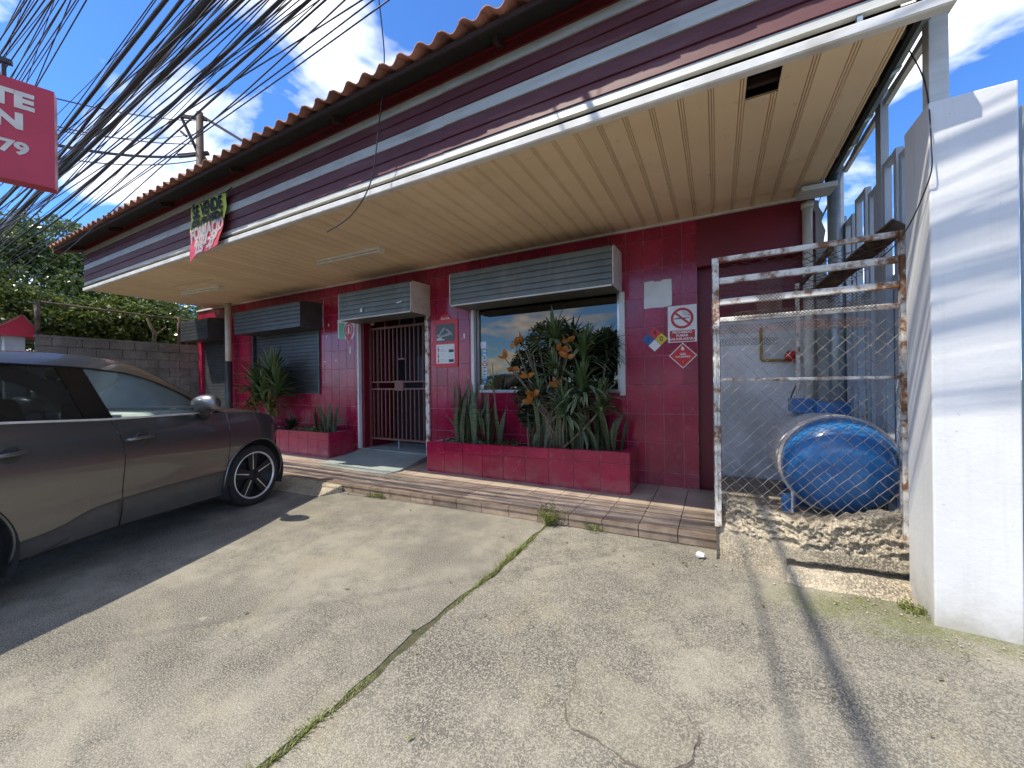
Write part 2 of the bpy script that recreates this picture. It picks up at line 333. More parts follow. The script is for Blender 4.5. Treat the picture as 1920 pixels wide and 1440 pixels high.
    h = nmath(nt, 'ADD', nmath(nt, 'MULTIPLY', fin, 0.6), nmath(nt, 'ADD', nmath(nt, 'MULTIPLY', mid, 0.8), nmath(nt, 'MULTIPLY', ck, -0.5)))
    bump(nt, bs, h, 0.55, 0.012); return m
M['concrete'] = concrete('worn_concrete', (0.116, 0.108, 0.091), (0.272, 0.249, 0.198), moss=True, stain=.85)
M['patch'] = concrete('damp_concrete_patch', (0.17, 0.155, 0.125), (0.26, 0.24, 0.185), stain=0.8)
M['rubble'] = concrete('crumbling_concrete', (0.22, 0.185, 0.135), (0.42, 0.355, 0.255), fine=0.6, stain=.8)
M['ramp'] = concrete('painted_ramp_concrete', (0.22, 0.255, 0.235), (0.31, 0.345, 0.315), fine=0.8)
M['block'] = concrete('grey_block', (0.10, 0.095, 0.085), (0.27, 0.255, 0.23), stain=0.95)
M['floor_tile'] = pmat('floor_tile', (0.50, 0.41, 0.31), (0.39, 0.31, 0.235), 2.5, 0.42, rnd=0.12, bmp=0.08, bscale=30)
M['riser_tile'] = pmat('riser_tile', (0.36, 0.27, 0.19), (0.23, 0.165, 0.12), 9, 0.6, rnd=0.14, bmp=0.15, bscale=35)
M['nosing'] = pmat('step_nosing', (0.33, 0.25, 0.18), (0.23, 0.165, 0.12), 9, 0.5, rnd=0.1)
M['floor_grout'] = pmat('floor_grout', (0.10, 0.075, 0.06), (0.15, 0.12, 0.10), 20, 0.9)
M['plaster'] = pmat('white_plaster', (0.60, 0.60, 0.60), (0.43, 0.43, 0.42), 2.6, 0.8, bmp=0.15, bscale=30)
M['plaster_dirty'] = pmat('stained_plaster', (0.74, 0.74, 0.75), (0.46, 0.45, 0.43), 1.9, 0.85, bmp=0.2, bscale=30)
M['asphalt'] = pmat('asphalt', (0.055, 0.055, 0.056), (0.04, 0.04, 0.04), 30, 0.85, bmp=0.3, bscale=200)
M['earth'] = pmat('earth', (0.11, 0.10, 0.06), (0.07, 0.085, 0.035), 0.6, 0.95)

def leaf_mat(name, c1, c2, rough=0.42, trans=0.25, island=0.35, stripe=None, spec=0.5):
    m = bpy.data.materials.new(name); nt, N, L, bs = nodes_of(m)
    isl = N.new('ShaderNodeNewGeometry').outputs['Random Per Island']
    col = mixc(nt, nmath(nt, 'ADD', nmath(nt, 'MULTIPLY', isl, 0.75), nmath(nt, 'MULTIPLY', noise(nt, 1.2, 3), 0.3)), c1, c2)
    if stripe:
        f = noise(nt, 1.0, 4, 0.6, obj=True, map_scale=(6, 6, 55), dist=0.8)
        col = mixc(nt, ramp(nt, f, [(0.46, 0.0), (0.56, 0.85)]), col, stripe)
    L.new(col, bs.inputs['Base Color']); bs.inputs['Roughness'].default_value = rough; bs.inputs['Specular IOR Level'].default_value = spec
    tr = N.new('ShaderNodeBsdfTranslucent'); L.new(col, tr.inputs['Color'])
    mx = N.new('ShaderNodeMixShader'); mx.inputs[0].default_value = trans
    L.new(bs.outputs[0], mx.inputs[1]); L.new(tr.outputs[0], mx.inputs[2]); L.new(mx.outputs[0], N['Material Output'].inputs[0]); return m
M['leaf_tree'] = leaf_mat('tree_leaf', (0.065, 0.105, 0.022), (0.23, 0.28, 0.06), 0.26, 0.35, spec=.9)
M['leaf_tree2'] = leaf_mat('dark_tree_leaf', (0.05, 0.09, 0.02), (0.16, 0.215, 0.05), 0.26, 0.35, spec=.8)
M['leaf_snake'] = leaf_mat('snake_plant_leaf', (0.028, 0.050, 0.022), (0.060, 0.088, 0.032), 0.36, 0.1, stripe=(0.15, 0.175, 0.095))
M['leaf_drac'] = leaf_mat('dracaena_leaf', (0.055, 0.10, 0.036), (0.15, 0.21, 0.08), 0.33, 0.2)
M['leaf_drac_margin'] = leaf_mat('dracaena_leaf_margin', (0.50, 0.54, 0.36), (0.36, 0.42, 0.22), 0.4, 0.2)
M['leaf_dry'] = leaf_mat('yellowing_leaf', (0.20, 0.17, 0.05), (0.12, 0.15, 0.04), 0.45, 0.25)
M['leaf_dark'] = leaf_mat('dark_shrub_leaf', (0.013, 0.026, 0.011), (0.03, 0.045, 0.018), 0.3, 0.1)
M['leaf_croton'] = leaf_mat('croton_leaf', (0.74, 0.36, 0.07), (0.36, 0.09, 0.025), 0.35, 0.3)
M['grass'] = leaf_mat('grass_blade', (0.10, 0.15, 0.03), (0.26, 0.27, 0.07), 0.5, 0.3)
M['bark'] = pmat('bark', (0.10, 0.075, 0.055), (0.05, 0.036, 0.028), 14, 0.9, bmp=0.5, bscale=30)
M['stem'] = pmat('woody_stem', (0.24, 0.185, 0.12), (0.14, 0.105, 0.07), 30, 0.8)

def glass_mat(name, body, ior, rough=0.0, spt=(1,1,1)):
    m = bpy.data.materials.new(name); nt, N, L, bs = nodes_of(m)
    bs.inputs['Base Color'].default_value = (*body, 1); bs.inputs['Roughness'].default_value = rough; bs.inputs['IOR'].default_value = ior; bs.inputs['Specular Tint'].default_value = (*spt, 1); return m
def thin_glass(name, tint, ior=1.5, dust_haze=0.0):
    m = bpy.data.materials.new(name); nt, N, L, bs = nodes_of(m); N.remove(bs)
    t = N.new('ShaderNodeBsdfTransparent'); t.inputs[0].default_value = (*tint, 1); g = N.new('ShaderNodeBsdfGlossy'); g.inputs['Roughness'].default_value = 0.01
    fr = N.new('ShaderNodeFresnel'); fr.inputs[0].default_value = ior; mx = N.new('ShaderNodeMixShader')
    L.new(fr.outputs[0], mx.inputs[0]); L.new(g.outputs[0], mx.inputs[2]); L.new(mx.outputs[0], N['Material Output'].inputs[0])
    df = N.new('ShaderNodeBsdfDiffuse'); df.inputs[0].default_value = (0.62, 0.72, 0.68, 1); m2 = N.new('ShaderNodeMixShader'); m2.inputs[0].default_value = dust_haze  # dusty film that also paints pale reflection haze into the glass colour
    L.new(t.outputs[0], m2.inputs[1]); L.new(df.outputs[0], m2.inputs[2]); L.new(m2.outputs[0], mx.inputs[1]); return m
M['shop_glass'] = glass_mat('tinted_mirror_glass', (0.006, 0.006, 0.007), 1.95, spt=(1.0, 0.84, 0.66))
M['car_glass'] = thin_glass('car_window_glass', (0.78, 0.90, 0.86), 1.4, dust_haze=.16)
M['car_glass_dark'] = thin_glass('privacy_glass', (0.06, 0.065, 0.075), 1.45, dust_haze=.02)

def stain(m, col, scale, lo, hi, amt, map_scale=None, zfade=None, dist=0.4):
    nt = m.node_tree; bs = nt.nodes['Principled BSDF']; src = bs.inputs['Base Color'].links[0].from_socket
    f = nmath(nt, 'MULTIPLY', ramp(nt, noise(nt, scale, 5, 0.62, dist=dist, map_scale=map_scale), [(lo, 0.0), (hi, 1.0)]), amt)
    if zfade:
        sp = nt.nodes.new('ShaderNodeSeparateXYZ'); nt.links.new(nt.nodes.new('ShaderNodeNewGeometry').outputs['Position'], sp.inputs[0])
        f = nmath(nt, 'MULTIPLY', f, ramp(nt, sp.outputs[2], [(zfade[0], 1.0), (zfade[1], 0.0)]))
    nt.links.new(mixc(nt, f, src, col), bs.inputs['Base Color'])
stain(M['soffit'], (0.50, 0.36, 0.22), 1.1, 0.56, 0.70, 0.4); stain(M['soffit'], (0.42, 0.30, 0.19), 7.0, 0.62, 0.72, 0.35)
stain(M['siding'], (0.22, 0.13, 0.13), 1.0, 0.50, 0.75, 0.5, (1.5, 1, 9)); stain(M['trim'], (0.33, 0.32, 0.29), 1.0, 0.52, 0.72, 0.5, (2.5, 1, 5))
stain(M['trim_white'], (0.42, 0.38, 0.32), 1.0, 0.56, 0.72, 0.5, (3, 1, 8))
stain(M['tile'], (0.34, 0.22, 0.18), 5.0, 0.36, 0.62, 0.35, (1, 1, 1.6), (0.12, 0.40)); stain(M['tile'], (0.50, 0.20, 0.24), 1.0, 0.62, 0.76, 0.22, (9, 9, 1.2))
stain(M['plaster_dirty'], (0.30, 0.28, 0.25), 4.0, 0.34, 0.60, 0.8, None, (0.35, 1.0)); stain(M['slat_grey'], (0.26, 0.24, 0.21), 1.0, 0.54, 0.72, 0.4, (6, 1, 2))
stain(M['floor_tile'], (0.20, 0.155, 0.12), 3.0, 0.52, 0.68, 0.6); stain(M['box_white'], (0.30, 0.22, 0.16), 6.0, 0.60, 0.70, 0.6)
# ------------------------------------------------------------------ ground
ZF = 0.108; W = 4.905
def step_y(x): return 3.495 + 0.042*x
g = MB().add([(-400,-400,-0.06),(400,-400,-0.06),(400,400,-0.06),(-400,400,-0.06)], [(0,1,2,3)]).build('ground', M['earth'])
tag(g, 'bare earth ground stretching out round the lot', 'ground', kind='structure')
r = MB().box(-120,120,-11,-3.4,-0.055,-0.035).build('road', M['asphalt']); tag(r, 'asphalt street in front of the lot', 'road', kind='structure')
def crack_x(y, k): return -1.435 + 0.006*math.sin(3.1*y) + 0.004*math.sin(11*y+1) + 0.004*math.sin(29*y+2) + k*(0.020 + 0.010*math.sin(5.3*y+k) + 0.006*math.sin(17*y))
ys = [-3.3 + i*0.05 for i in range(int((3.62+3.3)/0.05)+1)]
pl = MB(); L_ = [(crack_x(y, -1), y) for y in ys]; pl.prism(((0,0,0),(1,0,0),(0,1,0)), [(-11.6,-3.3)] + L_ + [(-11.6,3.62)], -0.05, 0.0)
o = pl.build('parking_pavement', M['concrete']); tag(o, 'worn concrete parking slab left of the grassy crack, under the car', 'pavement', kind='structure')
pr = MB(); R_ = [(crack_x(y, 1), y) for y in reversed(ys)]; pr.prism(((0,0,0),(1,0,0),(0,1,0)), [(9.0,-3.3),(9.0,3.62)] + R_, -0.05, -0.003)
o = pr.build('parking_pavement', M['concrete']); tag(o, 'worn concrete parking slab right of the grassy crack, before the gas cage', 'pavement', kind='structure')
pts = [(-.61,1.80),(-.56,1.845),(-.51,1.835),(-.475,1.78),(-.46,1.77),(-.43,1.795),(-.38,1.78),(-.31,1.765),(-.25,1.755),(-.20,1.74),(-.16,1.715),(-.12,1.68),(-.085,1.64),(-.07,1.60),(-.085,1.55),(-.09,1.50),(-.14,1.44),(-.21,1.40),(-.30,1.39),(-.39,1.42),(-.46,1.43),(-.51,1.43),(-.545,1.47),(-.57,1.52),(-.575,1.58),(-.565,1.64),(-.585,1.69),(-.605,1.75)]
pp = []
for i, p in enumerate(pts):
    q = pts[(i+1) % len(pts)]
    for t in (0, .33, .66): pp.append((p[0]+(q[0]-p[0])*t + rng.uniform(-.006,.006), p[1]+(q[1]-p[1])*t + rng.uniform(-.006,.006)))
pp = pp[::-1] if sum((pp[i][0]*pp[(i+1)%len(pp)][1]-pp[(i+1)%len(pp)][0]*pp[i][1]) for i in range(len(pp))) < 0 else pp
o = MB().prism(((0,0,0),(1,0,0),(0,1,0)), pp, -0.004, 0.005).build('concrete_patch', M['patch']); tag(o, 'irregular smoother cement patch in the right parking slab', 'patch', kind='structure')
ed = MB(); L2 = len(pp)
for i in range(L2):
    p, q = pp[i], pp[(i+1) % L2]; w1 = .005+.0035*math.sin(i*.9)+.002*math.sin(i*2.3); ce = (-.33, 1.6)
    def out(a, w): d = Vector((a[0]-ce[0], a[1]-ce[1])).normalized(); return (a[0]+d.x*w, a[1]+d.y*w, .0005)
    ed.add([(p[0],p[1],.0005),(q[0],q[1],.0005),out(q,w1),out(p,w1)],[(0,1,2,3)])
o = ed.build('patch_crack', M['floor_grout'], None); tag(o, 'thin dark crack round the cement patch', 'crack', kind='structure')
# asphalt-side kerb, far pavement across the street
o = MB().box(-60,60,-13.5,-11,-0.055,0.08).build('far_pavement', M['concrete']); tag(o, 'concrete pavement on the far side of the street', 'pavement', kind='structure')

# walkway with floor tiles and step
walk = thing('walkway', (-4, 3.9, 0), 'tiled walkway with a low step along the shop front', 'walkway'); walk['kind'] = 'structure'
mb = MB(); mb.prism(((0,0,0),(1,0,0),(0,1,0)), [(-11.6,step_y(-11.6)+.02),(0.0,step_y(0)+.02),(0.0,5.0),(-11.6,5.0)], -0.04, ZF-0.012)
mb.build('bed', M['floor_grout'], walk)
TS = 0.315; JX = -0.302
tl = {}
k = -36
while k <= 1:
    x0 = JX + (k-0)*TS - TS + 0.004; x1 = x0 + TS - 0.007
    if x1 > 0: x1 = -0.002
    if x1 - x0 > 0.04 and x0 > -11.55:
        ya, yb = step_y(x0), step_y(x1)
        # riser tile and nosing tile
        m2 = MB(); m2.prism(((0,0,0),(1,0,0),(0,1,0)), [(x0,ya),(x1,yb),(x1,yb+.014),(x0,ya+.014)], 0.004, ZF-0.035); m2.build('riser_tile', M['riser_tile'], walk)
        m2 = MB(); m2.prism(((0,0,0),(1,0,0),(0,1,0)), [(x0,ya-.012),(x1,yb-.012),(x1,yb+.075),(x0,ya+.075)], ZF-0.033, ZF); m2.build('nosing_tile', M['nosing'], walk)
        yy0 = ya + 0.079; row = 0
        y_lines = [yy0, 3.80, 3.80+TS, 3.80+2*TS, 3.80+3*TS, 4.90]
        for a, b in zip(y_lines[:-1], y_lines[1:]):
            if b > a + 0.04 and not (-3.7 < x0 and x1 < -0.87 and a > 4.35) and not (x1 < -5.95 and a > 4.4):
                m2 = MB(); m2.box(x0, x1, a+.003, b-.003, ZF-0.02, ZF + rng.uniform(-.0012, .0012)); m2.build('floor_tile', M['floor_tile'], walk)
    k += 1

# ------------------------------------------------------------------ shop building
shop = thing('shop_building', (-5.3, W, 0), 'long single-storey maroon tiled shop with deep striped canopy', 'building')
OPEN = [(-5.77,-4.19,0,2.80), (-3.29,-1.03,1.225,2.62), (-9.18,-6.91,1.205,2.62), (-11.5,-10.2,0,2.62)]
def minus(rects, hole):
    out = []
    for (a, b, c, d) in rects:
        e, f, g_, h = hole
        if b <= e or a >= f or d <= g_ or c >= h: out.append((a, b, c, d)); continue
        if a < e: out.append((a, e, c, d))
        if b > f: out.append((f, b, c, d))
        a2, b2 = max(a, e), min(b, f)
        if c < g_: out.append((a2, b2, c, g_))
        if d > h: out.append((a2, b2, h, d))
    return out
core = [(-11.7, -0.19, 0.0, 3.34)]
for h in OPEN: core = minus(core, h)
mb = MB()
for (a, b, c, d) in core: mb.box(a, b, W+.006, W+.20, c, d)
wall = mb.build('wall', M['grout'], shop)
unit = MB().bbox(0,1,0,1,0,1,0.02); tile_me = mesh_of(unit, 'tile', M['tile'])
cols = [-0.19] + [-0.347 - 0.214*i for i in range(0, 54)]
cols = [c for c in cols if c > -11.7] + [-11.7]
rows = [ZF, 0.27] + [0.27+0.35*i for i in range(1, 9)] + [3.31]
HID = [(-3.70,-0.87,0,0.50), (-12,-5.98,0,0.50), (-3.36,-1.05,2.50,2.94), (-5.74,-4.12,2.50,2.94), (-9.05,-6.80,2.50,2.94)]
nt_ = 0
for xb, xa in zip(cols[:-1], cols[1:]):
    for za, zb in zip(rows[:-1], rows[1:]):
        top = 3.235 - 0.006*xa
        zb2 = min(zb, top)
        rs = [(xa, xb, za, zb2)]
        for h in OPEN + HID: rs = minus(rs, h)
        for (a, b, c, d) in rs:
            if b-a > 0.035 and d-c > 0.035:
                put('tile', tile_me, wall, (a+.0035, W - 0.003 + rng.uniform(-.0008,.0008), c+.0035), (b-a-.007, 0.012, d-c-.007)); nt_ += 1
# painted right end of the wall, recess behind the cage
rw = MB(); rw.box(-0.19, 0.90, W, W+.18, 2.67, 3.23); rw.box(-0.19, 0.90, W+.125, W+.30, 0.0, 2.67)
rw.build('painted_wall', M['maroon_paint'], shop)
rw = MB(); rw.box(0.04, 0.86, W+.095, W+.124, 0.05, 2.02); rw.build('plastered_wall', M['plaster_dirty'], shop)
# broken white plaster edge at the wall end
ep = [(0.90,0.0),(1.01,0.0),(1.01,1.4),(0.99,1.9),(1.00,2.3),(0.975,2.5),(0.99,2.62),(0.965,2.75),(0.98,2.85),(0.95,2.95),(0.965,3.02),(0.93,3.10),(0.925,3.17),(0.84,3.19),(0.80,3.16),(0.86,3.10),(0.90,3.06)]
rw = MB(); rw.prism(((0,W+.16,0),(1,0,0),(0,0,1)), ep, 0.0, 0.175); rw.build('broken_plaster_edge', M['plaster'], shop)
rw = MB(); rw.box(-11.7,0.89,5.75,10.0,0,3.6); rw.build('back_volume', M['plaster'], shop)
rw = MB(); rw.box(-11.7,-11.55,W+.2,5.75,0,3.3); rw.build('side_wall', M['maroon_paint'], shop)
# cornice strip at the top of the wall
rw = MB(); rw.beam((-11.7,W-.022,3.298),(0.76,W-.022,3.222),0.035,0.03); rw.build('cornice', M['trim_white'], shop)
rw = MB(); rw.beam((0.72,4.60,3.155),(0.99,4.62,3.155),0.22,0.045); rw.build('ledge', M['trim'], shop)

# soffit planks
def plank_mesh():
    w = 0.182; prof = [(0.0,0.0),(0.144,0.0),(0.148,0.012),(0.152,0.0),(0.160,0.0),(0.164,0.012),(0.168,0.0),(0.1775,0.0),(0.1785,0.0118),(0.182,0.0118)]
    m = MB(); n = len(prof); vs = [(x, y, z) for y in (0, 1) for x, z in prof]; fs = [(i, n+i, n+i+1, i+1) for i in range(n-1)]
    vs += [(0,0,0.012),(w,0,0.012),(w,1,0.012),(0,1,0.012)]; b = 2*n; fs += [(b,b+1,b+2,b+3)]
    m.add(vs, fs); return mesh_of(m, 'soffit_plank', M['soffit'])
pm = plank_mesh()
soff = MB(); soff.box(-10.95, 0.92, 2.76, 4.9, 3.42, 3.46); soff = soff.build('soffit', M['black'], shop)
def soff_z(x): return 3.232 - 0.006*x
for k in range(-61, 5):
    x0 = 0.005 + 0.182*k
    if x0 < -10.95: continue
    ya = 2.745; yb = 4.895
    if k == 1: ya = 3.02
    z = soff_z(x0)
    if x0 > -2.6:
        yc = 4.895 - (x0 + 2.6)*0.088
        put('soffit_plank', pm, soff, (x0, ya, z), (1, yc-ya-.003, 1)); put('soffit_plank', pm, soff, (x0, yc+.003, z-0.002), (1, yb-yc-.003, 1))
    else: put('soffit_plank', pm, soff, (x0, ya, z), (1, yb-ya, 1))
# hanging splinter and rafters seen through the hole, framing at the open end
fr = MB(); fr.beam((-0.2,2.86,3.345),(0.9,2.86,3.345),0.05,0.07); fr.beam((-0.2,2.97,3.30),(0.9,2.97,3.30),0.035,0.05); fr.build('ceiling_batten', M['wood'], shop)
fr = MB()
fr.beam((0.965,2.74,3.30),(0.965,4.75,3.30),0.03,0.10); fr.build('end_beam', M['black'], shop)
fr = MB(); fr.beam((1.035,2.74,3.36),(1.035,4.80,3.36),0.035,0.05); fr.build('end_rail', M['galv'], shop)
for yy in (2.95, 3.35, 3.85, 4.25):
    fr = MB(); fr.beam((0.93,yy,3.30),(1.05,yy,3.36),0.05,0.05); fr.build('end_tie', M['galv'], shop)
fr = MB(); fr.beam((1.14,2.80,3.42),(1.14,4.9,3.42),0.03,0.05); fr.build('outer_rail', M['trim_white'], shop)
# fascia boards (lapped siding)
def board(z0, z1, x0, x1, mat, y0=2.72, lap=0.012, name='fascia_board'):
    m = MB(); sh = lambda x: -0.006*x
    for_x = (x0, x1); vs = []
    for x in for_x:
        vs += [(x, y0-lap, z0+sh(x)), (x, y0, z1+sh(x)), (x, y0+.03, z1+sh(x)), (x, y0+.03, z0+sh(x))]
    m.add(vs, [(0,3,2,1),(4,5,6,7),(0,1,5,4),(1,2,6,5),(2,3,7,6),(3,0,4,7)]); return m.build(name, mat, shop)
FX0, FXJ, FX1 = -10.95, -2.1, 1.04
for z0, z1, mk in [(3.318,3.385,'trim'),(3.385,3.497,'siding'),(3.497,3.61,'siding'),(3.61,3.718,'trim'),(3.718,3.815,'siding'),(3.815,3.91,'siding'),(3.91,3.997,'trim'),(3.997,4.09,'siding_red'),(4.09,4.19,'siding_red')]:
    board(z0, z1-.002, FX0, FXJ-.002, M[mk]); board(z0+rng.uniform(.001,.004), z1-.002, FXJ+.002, FX1, M[mk], 2.718)
board(3.25, 3.33, FX0, FX1, M['black'], 2.775, 0.0, 'fascia_gap')
m = MB()
for x0, x1 in ((FX0, -6.9), (-6.895, -3.0), (-2.995, 1.06)):
    m = MB(); vs = []
    pr_ = [(2.705,3.208),(2.695,3.216),(2.693,3.262),(2.703,3.272),(2.735,3.272),(2.760,3.220),(2.760,3.212)]
    for x in (x0, x1): vs += [(x, y, z-0.006*x) for y, z in pr_]
    n = len(pr_); m.add(vs, [tuple(range(n)), tuple(reversed(range(n,2*n)))] + [(i, n+i, n+(i+1)%n, (i+1)%n) for i in range(n)]); m.build('canopy_edge_trim', M['trim_white'], shop)
for x in (0.70,):
    m = MB(); m.box(x-.012, x+.012, 2.712, 2.75, 3.27-.006*x, 3.312-.006*x); m.build('trim_clip', M['galv'], shop)

# roof: terracotta S-tiles on a deck painted black as under-eave shade
def eave(x): t = (1.15-x)/12.55; return Vector((x, 2.485 - 0.085*t, 4.06 + 0.015*t))
SL = R(21)
roof = MB(); e0, e1 = eave(-11.35), eave(1.12); up_ = Vector((0, math.cos(SL), math.sin(SL))); nrm = Vector((0,-math.sin(SL),math.cos(SL)))
def deck(m, off0, off1, th):
    vs = []
    for e in (e0, e1):
        for a in (off0, off1):
            for h in (0, -th): vs.append(e + up_*a + nrm*h)
    m.add(vs, [(0,2,3,1),(4,5,7,6),(0,1,5,4),(2,6,7,3),(0,4,6,2),(1,3,7,5)])
deck(roof, 0.03, 3.9, 0.03); roof = roof.build('roof', M['black'], shop)
vs = [Vector((e0.x,9.6,4.2)), Vector((e1.x,9.6,4.2))]
rb = MB(); rb.add([e0+up_*3.9, e1+up_*3.9, vs[1], vs[0]], [(0,1,2,3)]); rb.build('back_slope', M['rooftile'], roof)
fb = MB(); vs = []
for e in (e0, e1):
    for a, h in ((0.0,-0.012),(0.0,-0.055),(0.025,-0.055),(0.025,-0.012)): vs.append(e + up_*a + Vector((0,0,h)))
fb.add(vs, [(0,3,2,1),(4,5,6,7),(0,1,5,4),(1,2,6,5),(2,3,7,6),(3,0,4,7)]); fb.build('eave_board', M['wood'], roof)
for k in range(7):
    x = 0.4 - k*1.9; e = eave(x); fb = MB(); fb.beam(e + up_*0.12 - nrm*0.06, e + up_*1.3 - nrm*0.06, 0.045, 0.06); fb.build('rafter', M['wood'], roof)
fb = MB(); fb.prism(((e0.x, 0, 0), (0,-1,0), (0,0,1)), [(-2.40,4.00),(-2.40,4.09),(-2.9,4.28),(-3.4,4.47),(-3.4,4.38),(-2.98,4.19),(-2.9,4.10),(-2.76,4.12)], -0.02, 0.02); fb.build('barge_board', M['rooftile'], roof)
def s_tile():
    w, L, t = 0.21, 0.44, 0.013; n = 13; m = MB(); vs = []
    for y in (0.0, L):
        for lay in (0, 1):
            for i in range(n):
                x = (w+.02)*i/(n-1); z = 0.026*math.sin(2*math.pi*x/w + 0.6) + (0 if lay == 0 else t) - (0.016 if y else 0)
                vs.append((x, y, z))
    fs = []
    for i in range(n-1):
        fs += [(i, i+1, 2*n+i+1, 2*n+i), (n+i, 3*n+i, 3*n+i+1, n+i+1), (i, n+i, n+i+1, i+1), (2*n+i, 2*n+i+1, 3*n+i+1, 3*n+i)]
    fs += [(0, 2*n, 3*n, n), (n-1, 2*n-1, 4*n-1, 3*n-1)]
    m.add(vs, fs); return m
st = s_tile(); st_me = mesh_of(st, 'roof_tile', M['rooftile'], True)
rest = MB(); nT = int((e1.x - e0.x)/0.21)
for i in range(nT+1):
    x = e0.x + i*0.21 - .01
    for row in range(0, 9):
        p = eave(x) + up_*(-0.055 + row*0.40 + rng.uniform(-.008,.008)) + nrm*(0.032)
        rot = (SL, rng.uniform(-.012,.012), rng.uniform(-.012,.012))
        if row < 2: put('roof_tile', st_me, roof, p + Vector((0,0,rng.uniform(-.003,.003))), (1,1,1), rot)
        else:
            c, s_ = math.cos(SL), math.sin(SL); rest.add([(v[0]+p.x, v[1]*c - v[2]*s_ + p.y, v[1]*s_ + v[2]*c + p.z) for v in st.v], st.f)
o = rest.build('upper_roof_tiles', M['rooftile'], roof, True); o['kind'] = 'stuff'

# ------------------------------------------------------------------ roller shutters
def slat_mesh(name, mat):
    prof = [(0.012,0.0),(-0.006,0.01),(-0.0075,0.25),(-0.008,0.55),(-0.0075,0.80),(-0.006,0.90),(0.012,0.915),(0.012,1.0)]
    n = len(prof); m = MB(); vs = [(x, y, z) for x in (0, 1) for y, z in prof]
    m.add(vs, [(i, n+i, n+i+1, i+1) for i in range(n-1)]); return mesh_of(m, name, mat)
sg, sb_ = slat_mesh('slat', M['slat_grey']), slat_mesh('slat', M['slat_black'])
def shutter(x0, x1, z0, z1, side_mat, slat, body_mat, guides=None, curtain=None, nm='roller_shutter', edge_mat=None, yb=4.45):
    m = MB(); m.box(x0+.015, x1-.015, yb+.035, W-.012, z0+.016, z1-.01); hood = m.build(nm, M['black'], shop)
    m = MB(); m.box(x0+.016, x1-.016, yb+.021, W-.012, z0+.002, z0+.014); m.build('bottom_plate', body_mat, hood)
    n = max(1, round((z1-z0-.02)/0.071)); h = (z1-z0-.02)/n
    for i in range(n): put('slat', slat, hood, (x0+.02, yb+.010, z0+.01+i*h), (x1-x0-.04, 1, h))
    for xx in (x0, x1-.014):
        m = MB(); m.prism(((xx, 0, 0), (0,-1,0), (0,0,1)), [(-W+.005,z0),(-W+.005,z1+.02),(-yb-.05,z1),(-yb,z1-.03),(-yb,z0+.02),(-yb-.05,z0)][::-1], -0.014, 0.0); m.build('end_plate', side_mat, hood)
    m = MB(); m.box(x0+.02, x1-.02, yb-.004, yb+.02, z0-.004, z0+.012); m.build('bottom_rail', edge_mat or body_mat, hood)
    if curtain:
        a, b, c, d = curtain; n = round((d-c)/0.074); h = (d-c)/n
        for i in range(n): put('slat', slat, hood, (a, W+.035, c+i*h), (b-a, 1, h))
        m = MB(); m.box(a, b, W+.052, W+.07, c, d); m.build('curtain_back', M['black'], hood)
    if guides:
        for gx, w_, gz0, gz1, gm in guides:
            m = MB(); m.box(gx-w_/2, gx+w_/2, W-.035, W+.03, gz0, gz1); m.build('guide_rail', gm, hood)
    return hood
shutter(-3.375,-1.035,2.475,2.955, M['box_white'], sg, M['slat_grey'], [(-3.27,.05,1.19,2.48,M['white_paint']),(-1.035,.065,1.19,2.48,M['white_paint'])], edge_mat=M['white_paint'])
shutter(-5.755,-4.105,2.475,2.955, M['box_white'], sg, M['slat_grey'], [(-5.785,.035,ZF+.1,2.48,M['white_paint']),(-4.165,.07,ZF,2.48,M['rusty_white'])], edge_mat=M['white_paint'])
shutter(-9.09,-6.82,2.475,2.955, M['slat_black'], sb_, M['slat_black'], [(-9.19,.05,1.20,2.48,M['slat_black']),(-6.905,.05,1.20,2.48,M['slat_black'])], (-9.165,-6.93,1.21,2.50))
shutter(-11.50,-10.2,2.475,2.955, M['slat_black'], sb_, M['slat_black'], [(-11.5,.06,ZF,2.48,M['tile']),(-10.2,.05,ZF,2.48,M['slat_black'])], (-11.47,-10.22,ZF,2.50))
for (x, z, w_, h_, a) in [(-5.17,2.60,.05,.06,.1),(-4.33,2.64,.11,.022,.12)]:
    m = MB(); m.obox((x,4.433,z),(w_/2,0,w_/2*a),(0,.002,0),(-h_/2*a,0,h_/2)); m.build('paper_scrap', M['paper'], shop)

# ------------------------------------------------------------------ shop window
win = MB(); win.box(-3.29,-1.03,W+.02,W+.22,1.15,1.225); win.box(-3.29,-1.03,W+.10,W+.14,2.60,2.68); win = win.build('window', M['maroon_paint'], shop)
m = MB()
for a, b, c, d in [(-3.245,-1.07,1.226,1.266),(-3.245,-1.07,2.60,2.64),(-3.245,-3.205,1.266,2.60),(-1.11,-1.07,1.266,2.60)]: m.box(a, b, W+.045, W+.10, c, d)
m.build('frame', M['alu'], win)
m = MB(); m.box(-3.205,-1.11,W+.068,W+.076,1.266,2.60); m.build('pane', M['shop_glass'], win)
m = MB(); m.box(-3.29,-3.246,W+.03,W+.2,1.226,2.62); m.box(-1.069,-1.03,W+.03,W+.2,1.226,2.62); m.build('reveal', M['maroon_paint'], win)
